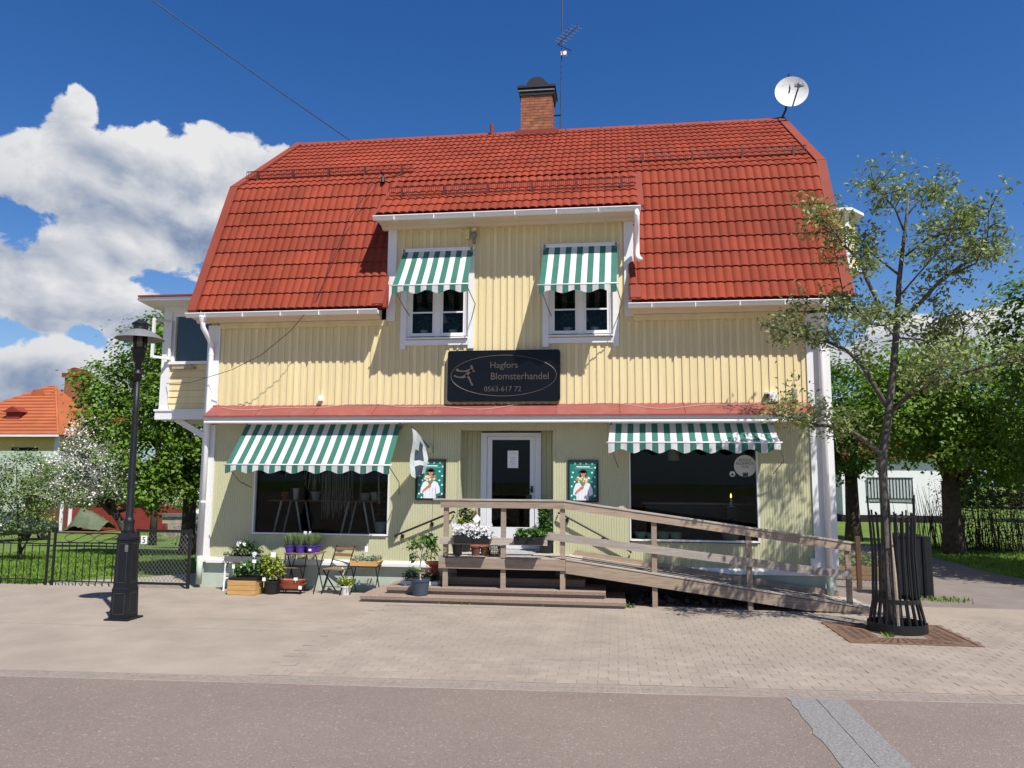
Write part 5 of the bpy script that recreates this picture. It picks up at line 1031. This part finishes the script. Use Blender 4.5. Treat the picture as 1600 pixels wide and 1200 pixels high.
# ------------------------------------------------------------------ street tree, guard, grate
TX, TY = 11.47, -2.3
tr = thing('street_tree', 'slender young street tree with silvery leaves inside an iron guard', 'tree', (TX, TY, G))
TRUNK = [(11.46,.0),(11.46,.78),(11.47,1.66),(11.47,2.37),(11.57,2.92),(11.66,3.47),(11.74,4.02),(11.78,4.4),(11.83,4.96),(11.9,5.44),(11.98,5.92),(12.04,6.31)]
LIMBS = [([(11.49,2.42),(11.26,2.64),(11.03,2.78),(10.81,2.85),(10.55,2.87),(10.2,2.97),(9.9,3.02)], .042, -.25), ([(11.57,3.15),(11.41,3.47),(11.29,3.75),(11.13,3.99),(10.87,4.13),(10.51,4.23),(10.0,4.43)], .040, .3),
 ([(11.67,3.13),(11.97,3.37),(12.41,3.55),(12.75,3.66),(13.09,3.71),(13.5,3.76)], .036, -.4), ([(11.97,3.35),(12.42,3.74),(12.73,3.96),(12.88,4.37),(12.9,4.65)], .024, .5),
 ([(11.74,4.4),(11.55,4.61),(11.35,4.98),(11.27,5.22),(11.06,5.42),(10.84,5.72),(10.55,5.95)], .036, -.3), ([(11.72,4.35),(11.5,4.5),(11.25,4.65),(10.98,4.7),(10.6,4.71)], .028, .6),
 ([(11.83,4.4),(12.13,4.67),(12.45,4.99),(12.76,5.22),(13.07,5.35),(13.37,5.39)], .036, .2), ([(12.58,5.06),(12.85,5.17),(12.95,5.5),(12.93,5.88)], .018, -.3), ([(11.92,5.34),(12.17,5.53),(12.44,5.57),(12.62,5.8)], .018, -.5),
 ([(12.0,5.97),(12.21,6.2),(12.44,6.25),(12.55,6.42)], .015, .3), ([(11.96,5.63),(11.8,6.02),(11.59,6.2),(11.40,6.34)], .018, -.3), ([(11.84,5.06),(11.63,5.35),(11.47,5.65),(11.22,6.05)], .020, .5),
 ([(11.77,4.14),(12.1,4.14),(12.36,4.15),(12.62,4.29)], .016, .5), ([(11.6,3.0),(11.75,3.3),(12.0,3.55),(12.1,3.8)], .016, -.7), ([(11.8,4.7),(12.0,5.0),(12.2,5.3),(12.3,5.6)], .016, -.7), ([(11.75,4.1),(11.5,4.25),(11.2,4.2),(10.9,4.3)], .014, -.8)]
MB().tube([(x, TY+.02*math.sin(z*2), z) for x, z in TRUNK], [.080,.062,.056,.060,.054,.049,.046,.044,.034,.027,.020,.011], 12).build('trunk', m_bark, tr, True)
MB().tube([(x+.10, TY-.02, z) for x, z in ((11.47, .05), (11.45, .8), (11.40, 1.6))], .03, 8).build('support_stake', m_stone, tr)
lp = []                                               # leaf anchor points
for pts, r, yo in LIMBS:
    n = len(pts); P3 = [Vector((x+rnd(-.02, .02), TY+yo*(i/(n-1))**1.1*1.3+rnd(-.02, .02), z)) for i, (x, z) in enumerate(pts)]
    MB().tube(P3, [r*(1-.75*i/(n-1)) for i in range(n)], 7).build('limb', m_bark, tr, True)
    tw = MB()
    for i in range(n-1):
        for k in range(6 if i else 1):
            q_ = P3[i].lerp(P3[i+1], random.random()); f = i/(n-1)
            if f < .2: continue
            d = Vector((rnd(-1, 1), rnd(-1, 1), rnd(-.3, .7))).normalized(); L = rnd(.15, .48)
            m1 = q_+d*L*.5+Vector((0, 0, .03)); e1 = q_+d*L+Vector((0, 0, rnd(.0, .12))); tw.tube([q_, m1, e1], [.008, .006, .003], 4)
            lp += [m1, e1, e1]
    e = P3[-1]; lp += [e, e, P3[-2].lerp(e, .5)]
    if tw.v: tag(tw.build('twigs', m_bark, tr), kind='stuff')
A = np.array([tuple(p) for p in lp]); A = np.repeat(A, 13, 0)+RNG.normal(0, .085, (len(A)*13, 3)); print('street tree leaves', len(A))
V, F = leaves(A, .085, .036, up=.25, droop=.0, fold=.3); tag(np_mesh('leaves', V, F, m_leafs, tr), kind='stuff')
gd = thing('tree_guard', 'tall black iron bar guard standing round the street tree trunk', 'tree guard', (TX+.06, TY, G)); GX = 11.56
for k in range(22):
    a = 2*PI*k/22; ca, sa = math.cos(a), math.sin(a); hh = 1.62+(.22 if k % 5 == 0 else .0)+.03*(k % 3); top = .27
    MB().tube([(GX+.37*ca, TY+.37*sa, G+.02), (GX+.29*ca, TY+.30*sa, .46), (GX+top*ca, TY+top*sa, 1.1), (GX+(top+.015)*ca, TY+(top+.015)*sa, 1.45), (GX+(top+.03)*ca, TY+(top+.03)*sa, hh)], .0135, 5).build('bar', m_black, gd)
def ring(r, z0, z1): return MB().lathe(GX, TY, [(r, z0), (r, z1), (r-.012, z1), (r-.012, z0), (r, z0)], 28)
b = ring(.382, G+.01, .165); b.f = b.f[:-2]; b.mi = b.mi[:-2]; b.build('base_ring', m_black, gd); b = ring(.306, .43, .49); b.f = b.f[:-2]; b.mi = b.mi[:-2]; b.build('middle_ring', m_black, gd)
MB().tube([(GX+.29*math.cos(a), TY+.29*math.sin(a), 1.60) for a in np.linspace(0, 2*PI, 29)], .009, 5, cap=False).build('top_ring', m_black, gd); MB().tube([(GX+.27*math.cos(a), TY+.27*math.sin(a), 1.78) for a in np.linspace(-.4, 2.6, 18)], .008, 5).build('upper_ring', m_black, gd)
gr = thing('tree_grate', 'square rusty iron tree grate set in the pavement', 'tree grate', (11.5, -2.55, G)); x0, x1, y0, y1 = 10.66, 12.26, -3.28, -1.86
for xa, xb, ya, yb in ((x0, x1, y0, y0+.05), (x0, x1, y1-.05, y1), (x0, x0+.05, y0+.05, y1-.05), (x1-.05, x1, y0+.05, y1-.05)): MB().box(xa, xb, ya, yb, G-.02, G+.014).build('frame', m_rust, gr)
cx_, cy_ = (x0+x1)/2, (y0+y1)/2
for k in range(4):
    a = PI/2*k; hw_, hh_ = (x1-x0)/2-.055, (y1-y0)/2-.055
    corners = [(cx_-hw_, cy_-hh_), (cx_+hw_, cy_-hh_), (cx_+hw_, cy_+hh_), (cx_-hw_, cy_+hh_)]; p, q = corners[k], corners[(k+1) % 4]
    inn = [(cx_+(p[0]-cx_)*.42, cy_+(p[1]-cy_)*.42), (cx_+(q[0]-cx_)*.42, cy_+(q[1]-cy_)*.42)]
    MB().prismz([p, q, inn[1], inn[0]], G-.01, G+.006).build('grate_quarter', m_rust, gr); sl = MB()
    for i in range(11):
        for j in range(3):
            u1 = .12+.076*i; v1 = .18+.25*j; A0 = Vector(p).lerp(Vector(q), u1); B0 = Vector(inn[0]).lerp(Vector(inn[1]), u1); A1 = Vector(p).lerp(Vector(q), u1+.03); B1 = Vector(inn[0]).lerp(Vector(inn[1]), u1+.03)
            w0, w1 = A0.lerp(B0, v1), A0.lerp(B0, v1+.17); w2, w3 = A1.lerp(B1, v1+.17), A1.lerp(B1, v1)
            sl.add([(*w0, G+.0075), (*w3, G+.0075), (*w2, G+.0075), (*w1, G+.0075)], [(0, 1, 2, 3)])
    tag(sl.build('slots', m_soil, gr), kind='stuff')
MB().prismz([(cx_+.30*math.cos(a), cy_+.2+.30*math.sin(a)) for a in np.linspace(0, 2*PI, 20)[:-1]], G, G+.012).build('soil', m_soil, gr)

# ------------------------------------------------------------------ right hand side furniture
t = thing('litter_bin', 'tall dark grey litter bin beside the path behind the tree guard', 'litter bin', (12.95, 1.15, G))
MB().prismz([(12.66, 1.0), (12.70, .96), (13.10, .96), (13.14, 1.0), (13.14, 1.38), (12.66, 1.38)], .10, 1.10).build('body', m_lampm, t); MB().prismz([(13.15, .98), (13.19, .96), (13.28, .96), (13.31, 1.0), (13.31, 1.34), (13.15, 1.34)], G, 1.10).build('post', m_lampm, t); MB().prismz([(12.64, .94), (13.12, .94), (13.12, 1.40), (12.64, 1.40)], 1.10, 1.14).build('lid', m_black, t)
t = thing('wire_fence', 'low wire mesh fence on wooden posts behind the end of the ramp', 'fence', (12.4, 2.2, G))
for x in (11.75, 12.35): MB().box(x-.04, x+.04, 1.96, 2.04, G, 1.02).build('post', m_brown, t)
b = MB()
for i in range(26):
    for s in (-1, 1):
        x = 11.5+i*.07
        if x+.6 < 13.2: b.beam((x if s > 0 else x+.6, 2.0+.002*s, .1), (x+.6 if s > 0 else x, 2.0+.002*s, .85), .004, .004)
tag(b.build('wire_mesh', m_galv, t), kind='stuff')
t = thing('raised_bed', 'low timber edged planting bed beside the gable', 'planting bed', (12.2, 4.4, G))
for k in range(3): MB().box(11.5, 13.6, 3.3, 3.36, G+.09*k+.003, G+.09*k+.088).build('plank', m_brownwall, t)
MB().box(11.5, 13.6, 3.36, 6.0, G, .28).build('soil', m_soil, t); foliage('low_plants', m_leafb, t, np.stack([RNG.uniform(11.5, 13.6, 900), RNG.uniform(3.4, 6, 900), RNG.uniform(.27, .45, 900)], 1), .09, .05)

# ------------------------------------------------------------------ trees
def tree(name, label, base, r, fork, blobs, per, L, W_, m, bark=m_barkd, group=None, clump=.55, up=.45, lean=(0, 0), cat='tree', leafname='crown'):
    x, y, z = base; t = thing(name, label, cat, base, group); fx, fy = x+lean[0], y+lean[1]
    MB().tube([(x, y, z-.1), (x+lean[0]*.2, y+lean[1]*.2, z+(fork-z)*.3), (x+lean[0]*.6, y+lean[1]*.6, z+(fork-z)*.7), (fx, fy, fork)], [r*1.35, r, r*.9, r*.85], 10).build('trunk', bark, t, True)
    allp, allo = [], []
    for cx, cy, cz, rx, ry, rz_ in blobs:
        c = Vector((cx, cy, cz)); s0 = Vector((fx, fy, fork)); mid = s0.lerp(c, .5)+Vector((rnd(-.3, .3), rnd(-.3, .3), rnd(-.2, .4)))
        MB().tube([s0-Vector((0, 0, .2)), mid, c, c+(c-mid)*.4], [r*.5, r*.32, r*.2, r*.06], 6).build('limb', bark, t, True)
        vol = rx*ry+ry*rz_+rx*rz_; nc = max(8, int(vol*per)); d = unit(RNG.normal(size=(nc, 3))); rr = (.35+.65*RNG.random(nc)**.5)[:,None]
        cc = np.array([cx, cy, cz])+d*rr*np.array([rx, ry, rz_]); k = 26; sz = clump*RNG.uniform(.5, 1.2, nc)
        pts = np.repeat(cc, k, 0)+RNG.normal(0, 1, (nc*k, 3))*np.repeat(sz, k)[:,None]*np.array([.5, .5, .28]); allp.append(pts); allo.append(np.repeat(d, k, 0))
    P_ = np.concatenate(allp); O_ = np.concatenate(allo); V, F = leaves(P_, L, W_, up, .15, out=O_); tag(np_mesh(leafname, V, F, m, t), kind='stuff'); return t
tree('maple_tree', 'large bright green maple behind the left oriel', (-5.5, 9, TZ(-5.5, 9)), .22, 2.0, [(-8.2, 9, 4.9, 1.1, 1.4, 1.0), (-6.6, 9, 6.0, 1.5, 1.6, 1.3), (-7.4, 8.6, 3.9, 1.4, 1.5, 1.0), (-5.6, 8.6, 4.4, 1.3, 1.5, 1.5), (-6.4, 8.4, 2.6, 1.2, 1.4, .9), (-5.0, 8.6, 2.4, .9, 1.2, 1.0), (-4.4, 9.5, 5.0, 1.2, 1.4, 1.5), (-6.2, 8.2, 1.6, .9, .9, .6), (-4.4, 9.3, 3.2, 1.0, 1.2, 1.2)], 22, .135, .11, m_leafm)
tree('maple_tree', 'dark green maple directly behind the right house corner', (15.9, 14.5, 0), .24, 2.4, [(14.6, 14, 4.4, 1.6, 1.8, 2.0), (16.6, 14.5, 5.2, 1.8, 1.8, 1.6), (15.2, 14, 3.0, 1.4, 1.6, .9), (13.8, 15, 5.8, 1.4, 1.6, 1.2), (17.4, 14, 3.6, 1.2, 1.4, 1.0)], 17, .14, .115, m_leafd)
tree('maple_tree', 'broad bright green maple with a thick forked trunk right of the bin', (17.4, 10.2, 0), .27, 2.1, [(16.2, 10, 4.0, 1.4, 1.6, 1.3), (17.6, 9.6, 4.8, 1.7, 1.7, 1.5), (18.8, 9.8, 3.9, 1.5, 1.6, 1.5), (17.2, 9.2, 3.0, 1.3, 1.0, .7), (19.4, 10, 2.8, 1.1, 1.3, .9), (16.4, 10.6, 5.2, 1.2, 1.4, .9)], 22, .135, .11, m_leafm)
tree('maple_tree', 'tall dark green tree leaning in from the right edge', (18.9, 5.0, 0), .3, 3.0, [(17.9, 5.4, 5.9, 1.3, 1.5, 1.1), (17.5, 5.2, 4.5, .9, 1.2, 1.0), (19.4, 4.6, 4.8, 1.5, 1.8, 1.6), (17.8, 5.8, 3.1, .9, 1.1, .9), (19.8, 5.0, 6.6, 1.6, 1.8, 1.5), (21, 3.6, 5.4, 1.8, 1.8, 1.7), (18.6, 5.8, 2.3, .9, 1.0, .6), (17.7, 2.6, 4.8, 1.1, 1.4, 1.0), (18.8, 1.8, 5.6, 1.5, 1.6, 1.2), (17.9, 3.6, 3.9, 1.0, 1.1, .7), (19.0, 2.0, 4.0, 1.5, 1.5, 1.0)], 20, .135, .11, m_leafd)
for k, (x, y, zz, s, lb) in enumerate(((24, 30, 5.0, 3.0, 'tall tree far behind the white shed on the right'), (33, 28, 5.2, 3.2, 'round tree in the distance at the right edge'), (15, 40, 5.6, 3.4, 'distant tree seen between the house and the maples'))):
    tree('distant_tree', lb, (x, y, 0), .25, 2.4, [(x, y, zz, s, s, s*.8), (x-1.5, y, zz-1.2, s*.7, s*.7, s*.6), (x+1.6, y, zz-1, s*.7, s*.7, s*.6)], 4.5, .30, .25, (m_leafm, m_leafd)[k % 2], group='distant trees on the right')
tree('birch_tree', 'pale feathery tree top rising behind the oriel roof', (-13.6, 20, TZ(-13.6, 20)), .14, 5.0, [(-13.8, 20, 8.6, 1.0, 1.2, 1.6), (-13.2, 20, 7.0, 1.2, 1.0, 1.6)], 13, .15, .09, mat('birch_leaf', (.14, .20, .075), .6, .3, 2, trans=.3))
AB = [(-13.4, 15, 3.6, 1.1, 1.0, .9), (-14.2, 15, 2.3, 1.2, 1.2, .9), (-12.6, 14.8, 2.6, 1.3, 1.2, 1.0), (-13.6, 14.6, 1.4, 1.5, 1.0, .6), (-11.8, 15, 1.7, 1.0, 1.0, .7), (-15.0, 15, 2.0, .7, .9, .7), (-9.9, 16, 1.3, .9, .9, .5)]
ap = tree('apple_tree', 'white blossoming apple tree standing on the lawn left of the lamp post', (-11.3, 15, TZ(-11.3, 15)), .17, .75, AB, 17, .11, .065, m_leafb, lean=(-1.0, 0), clump=.4)
pts = np.concatenate([np.array(c[:3])+unit(RNG.normal(size=(int(1450*c[3]), 3)))*(.45+.62*RNG.random((int(1450*c[3]), 1)))*np.array(c[3:]) for c in AB])
V, F = leaves(pts, .085, .075, .3, 0); tag(np_mesh('blossom', V, F, m_bloom, ap), kind='stuff')
tree('lilac_bush', 'loose green bush at the left edge above the parked car', (-7.9, 5.0, TZ(-7.9, 5)), .05, .2, [(-8.2, 5, 2.2, .8, .8, .55), (-7.5, 5, 1.6, .6, .7, .6), (-8.4, 5, 1.1, .8, .8, .7), (-7.4, 4.8, .85, .4, .5, .4), (-8.7, 5, 1.7, .6, .7, .6)], 36, .08, .045, m_leafb, clump=.33, cat='bush', leafname='foliage')
tree('garden_shrub', 'small white flowering shrub between the maple trunk and the apple tree', (-8.6, 15, TZ(-8.6, 15)), .06, .3, [(-8.9, 15, 1.1, .9, .8, .5), (-8.2, 14.6, .2, .8, .7, .5)], 9, .10, .06, m_leafb, clump=.35, cat='shrub', leafname='foliage')
tree('garden_shrub', 'dark low shrub in the shade behind the mesh gate', (-7.2, 13, TZ(-7.2, 13)), .05, -.2, [(-7.6, 13, -.1, .9, .7, .5), (-6.6, 12.6, 0, .8, .7, .6)], 10, .09, .05, m_leafk, clump=.35, cat='shrub', leafname='foliage')
hd = thing('twig_hedge', 'bare brown twiggy hedge behind the verge on the right', 'hedge', (20.5, 11.5, 0)); b = MB()
for i in range(520):
    x = 15.9+9.1*random.random()**.6; y = 12.2-.06*(x-16)+rnd(-.5, .5)-(x-16)*.25; h = rnd(.9, 2.0); dx_, dy_ = rnd(-.35, .35), rnd(-.3, .3)
    b.tube([(x, y, 0), (x+dx_*.4, y+dy_*.4, h*.55), (x+dx_, y+dy_, h)], [.014, .010, .004], 4)
tag(b.build('twigs', m_barkd, hd), kind='stuff'); foliage('sparse_leaves', mat('hedge_leaf', (.07, .065, .030), .7, .35, 3, trans=.2), hd, np.stack([17.6+7.4*RNG.random(11000), 11.4+RNG.normal(0, .6, 11000), RNG.uniform(.15, 2.3, 11000)], 1)-np.array([0, 1, 0])*0, .085, .05)

def wood(name, label, segs, m):
    P_ = []
    for (xa, ya, xb, yb, zt, n) in segs:
        u1 = RNG.random(n); h = zt*(.72+.28*np.sin(u1*31+xa)*np.sin(u1*13.0+1)); z = -2.5+(h+2.5)*RNG.random(n)**.6
        P_.append(np.stack([xa+(xb-xa)*u1, ya+(yb-ya)*u1+RNG.normal(0, 1.5, n), z], 1))
    V, F = leaves(np.concatenate(P_), .75, .6, .35, .1); tag(np_mesh(name, V, F, m), label, 'wood', kind='stuff')
wood('distant_wood', 'distant line of trees closing the view on the right', [(12, 62, 45, 48, 8.5, 9000), (45, 48, 60, 20, 8.5, 5000), (-5, 70, 14, 62, 7, 4000)], m_leafd)
wood('distant_wood', 'distant line of trees beyond the orange roofed house', [(-95, 72, -30, 80, 5.0, 9000), (-30, 80, 0, 78, 6.0, 4000)], m_leafd)

# ------------------------------------------------------------------ background buildings
t = thing('white_house', 'white rendered house with barred window behind the street tree', 'house', (21.5, 30, 0)); MB().box(19.2, 24.2, 27.5, 33, -.1, 3.2).build('wall', m_white, t); MB().box(19.1, 24.3, 27.4, 33.1, -.1, .35).build('plinth', m_dark, t)
MB().prism([(18.9, 3.2), (24.5, 3.2), (21.7, 4.7)], 27.2, 33.3).build('roof', m_redm, t)
w_ = MB().box(20.4, 22.6, 27.44, 27.5, 1.2, 2.2).build('window', m_zinc, t); b = MB()
for i in range(15): b.box(20.42+i*.153, 20.44+i*.153, 27.40, 27.43, 1.2, 2.2)
b.box(20.38, 22.62, 27.40, 27.43, 1.16, 1.2).box(20.38, 22.62, 27.40, 27.43, 2.2, 2.24); tag(b.build('window_bars', m_black, t), kind='stuff')
t = thing('brown_shed', 'brown plank shed wall beside the house corner on the right', 'shed', (14.6, 18, 0))
for i in range(12): MB().box(13.9+i*.185, 13.9+i*.185+.178, 17.8, 17.83, .45, 2.9).build('plank', m_brownwall, t)
MB().box(13.9, 16.1, 17.83, 20, .0, 2.9).build('body', m_brown, t); MB().prism([(13.7, 2.9), (16.3, 2.9), (16.3, 3.0), (13.7, 3.2)], 17.5, 20.2).build('roof', m_galv, t)
# left: orange roofed house
OY = 46; gz = TZ(-44, OY)
t = thing('orange_roof_house', 'yellow house with orange tiled hip roof and brick chimney at far left', 'house', (-45.5, 50, gz)); MB().box(-52, -39.3, OY, 54, gz, 5.35).build('wall', mat('far_yellow', (.70, .50, .17), .8, .05, 1), t); MB().box(-39.45, -39.15, OY-.08, OY+.2, gz, 5.35).build('corner_board', m_white, t)
ap_ = Vector((-43.0, 50, 10.1)); ap2 = Vector((-43.6, 50, 10.1)); e0, e1, e2, e3 = (-53, OY-.7, 5.45), (-38.7, OY-.7, 5.45), (-38.7, 55, 5.45), (-53, 55, 5.45)
rf = MB().add([e0, e1, e2, e3, ap2, ap_], [(0, 1, 5, 4), (1, 2, 5), (2, 3, 4, 5), (3, 0, 4), (3, 2, 1, 0)]).build('roof', m_orange, t)
nrow = 15
for i in range(nrow):                                   # tile courses on the street slope
    f0 = i/nrow; xa = e0[0]+(ap2.x-e0[0])*f0; xb = e1[0]+(ap_.x-e1[0])*f0; yy = e0[1]+(50-e0[1])*f0; zz = 5.45+4.65*f0
    MB().add([(xa, yy-.05, zz+.02), (xb, yy-.05, zz+.02), (xb, yy-.05, zz+.14), (xa, yy-.05, zz+.14), (xa, yy+.28, zz+.33), (xb-.2, yy+.28, zz+.33)], [(0, 1, 2, 3), (3, 2, 5, 4)]).build('tile_course', m_orange, t)
MB().box(-53.1, -38.6, OY-.85, OY-.7, 5.28, 5.45).build('gutter', m_white, t); MB().tube([e1, tuple(ap_)], .12, 6).build('hip_ridge', m_orange, t); MB().tube([e0, tuple(ap2)], .12, 6).build('hip_ridge', m_orange, t); MB().tube([tuple(ap2), tuple(ap_)], .12, 6).build('ridge', m_orange, t)
MB().box(-42.9, -41.3, 51.0, 52.4, 7.2, 11.2).build('chimney', m_brick, t); MB().box(-43.1, -41.1, 50.8, 52.6, 11.2, 11.5).build('chimney_cap', m_falu, t); MB().prism([(-42.8+.7-.65*math.cos(a), 11.5+.55*math.sin(a)) for a in np.linspace(0, PI, 9)], 51.1, 52.3).build('chimney_cowl', m_falu, t)
MB().box(-44.8, -43.5, 46.6, 48, 6.6, 7.5).prism([(-45.05, 7.5), (-43.25, 7.5), (-44.15, 8.0)], 46.4, 48.3).build('roof_dormer', m_falu, t)
MB().box(-43.5, -41.0, OY-.03, OY, 3.6, 4.4).build('window', m_dark, t); MB().prism([(-44.6, 9.2), (-43.2, 9.2), (-43.4, 9.75), (-44.4, 9.75)], 49.0, 49.6).build('roof_hatch', m_orange, t)
t = thing('red_roof_outbuilding', 'low dark red roofed building beyond the blossoming tree', 'building', (-36, 52, gz)); MB().box(-41, -38.2, 50, 55, gz, 7.0).build('wall', m_falu, t); MB().box(-41.2, -37.9, 49.6, 55.4, 7.0, 7.85).build('roof', m_redm, t)
# grey garden wall and red shed
SY = 31
t = thing('red_shed', 'dark red garden shed with brown double doors and white posts', 'shed', (-26, 33, TZ(-26, SY))); z0 = TZ(-26, SY)-.05; bd = MB()
for i in range(14): MB().box(-26.3, -20.5, SY-.02, SY, z0+i*.15+.005, z0+i*.15+.145).build('board', m_falu, t)
MB().box(-29.4, -20.5, SY, 35, z0, .85).build('body', m_falu, t)
for i in range(10): MB().box(-29.2+i*.27, -29.2+i*.27+.262, SY-.04, SY, z0+.05, .72).build('door_plank', m_brown, t)
for x in (-29.4, -26.75, -26.15): MB().box(x-.09, x+.09, SY-.12, SY-.03, z0, .80).build('white_post', m_white, t)
MB().box(-29.6, -20.3, SY-.4, 35.3, .85, .98).build('eave_board', m_white, t); MB().prismx([(SY-.45, .98), (35.4, .98), (35.4, 1.2), (SY-.45, 1.05)], -29.7, -20.2).build('roof', m_brown, t)
t = thing('tarpaulin_heap', 'olive green tarpaulin tied over a heap in front of the red shed', 'tarpaulin', (-23.5, 29, TZ(-23.5, 29))); tz = TZ(-23.5, 29); b = MB(); nx_, ny_ = 18, 8; vs_ = []
for j in range(ny_+1):
    for i in range(nx_+1):
        u1, v1 = i/nx_, j/ny_; hgt = 1.5*min(1, u1/.30)*(1-max(0, u1-.30)/.70*.62)*math.sin(PI*min(.97, max(.03, v1)))**.6; vs_.append((-24.7+2.5*u1+rnd(-.04, .04), 28.3+1.6*v1, tz+.05+hgt+rnd(-.05, .05)*(hgt > .2)))
b.add(vs_, [(j*(nx_+1)+i, j*(nx_+1)+i+1, (j+1)*(nx_+1)+i+1, (j+1)*(nx_+1)+i) for j in range(ny_) for i in range(nx_)]); b.build('tarpaulin', m_tarp, t, True); MB().box(-24.9, -22.2, 28.0, 29.9, tz-.1, tz+.12).build('pallet', m_brownwall, t)
t = thing('flower_tub', 'red tub of green plants beside the white shed posts', 'planter', (-25.6, 28.5, TZ(-26, 28.5))); tz = TZ(-26, 28.5); MB().lathe(-25.8, 28.5, [(.4, tz), (.55, tz+.45), (.5, tz+.45), (.001, tz+.4)], 14).build('tub', m_terra, t); foliage('leaves', m_leafy, t, blob((-25.8, 28.5, tz+.65), (.6, .5, .25), 200), .16, .12)
t = thing('stone_wall', 'low pale stone wall with dark coping across the back of the garden', 'wall', (-12, 27, TZ(-12, 27))); tz = TZ(-12, 27)
for i in range(16):
    for j in range(3): MB().box(-17.5+i*.75+(.37 if j % 2 else 0), -17.5+i*.75+.73+(.37 if j % 2 else 0), 27.0-rnd(0, .03), 27.4, tz+j*.36, tz+j*.36+.35).build('stone', m_stone, t)
MB().box(-17.6, -5, 26.9, 27.5, tz+1.09, tz+1.25).build('coping', m_galv, t)
t = thing('garden_screen', 'pale green-grey garden screen between bush and orange roofed house', 'fence', (-36, 40, TZ(-36, 40))); tz = TZ(-36, 40)
for i in range(18): MB().box(-46+i*.95, -46+i*.95+.93, 40, 40.06, tz, 3.9).build('panel', m_found, t)
def car(label, x, y, rz_, m):
    z = TZ(x, y); t = thing('parked_car', label, 'car', (x, y, z)); t.rotation_euler.z = rz_
    prof = [(-2.15, .35), (-2.2, .75), (-2.05, .95), (-1.75, 1.05), (-1.35, 1.40), (-.6, 1.48), (.35, 1.44), (1.05, 1.02), (1.85, .92), (2.15, .75), (2.18, .35)]
    b = MB(); n = len(prof); ws = [.78, .82, .84, .84, .66, .62, .62, .82, .82, .76, .74]; vs_ = [(x+w1*s, y-p[0]*-1, z+p[1]) for s in (-1, 1) for p, w1 in zip(prof, ws)]
    b.add(vs_, [(i, i+1, n+i+1, n+i) for i in range(n-1)]+[tuple(range(n))[::-1], tuple(range(n, 2*n)), (0, n, 2*n-1, n-1)]); b.build('body', m, t, True)
    MB().add([(x-.62, y-1.77, z+1.08), (x+.62, y-1.77, z+1.08), (x+.55, y-1.39, z+1.37), (x-.55, y-1.39, z+1.37)], [(0, 1, 2, 3)]).build('rear_window', m_carglass, t)
    MB().box(x-.26, x+.26, y-2.235, y-2.20, z+.62, z+.75).build('licence_plate', m_paper, t)
    for s in (-1, 1): MB().box(x+s*.70-.1, x+s*.70+.1, y-2.21, y-2.1, z+.72, z+.90).build('tail_light', m_terra, t)
    for sx_ in (-.78, .62):
        for yy in (-1.35, 1.35): MB().tube([(x+sx_, y+yy, z+.32), (x+sx_+.18, y+yy, z+.32)], .32, 16).build('wheel', m_plast, t)
car('dark blue parked car seen from behind at the left edge beyond the fence', -22.3, 21.5, math.radians(-14), m_car)
car('white parked car half hidden behind the apple tree trunk', -17.5, 31.5, math.radians(80), m_white)
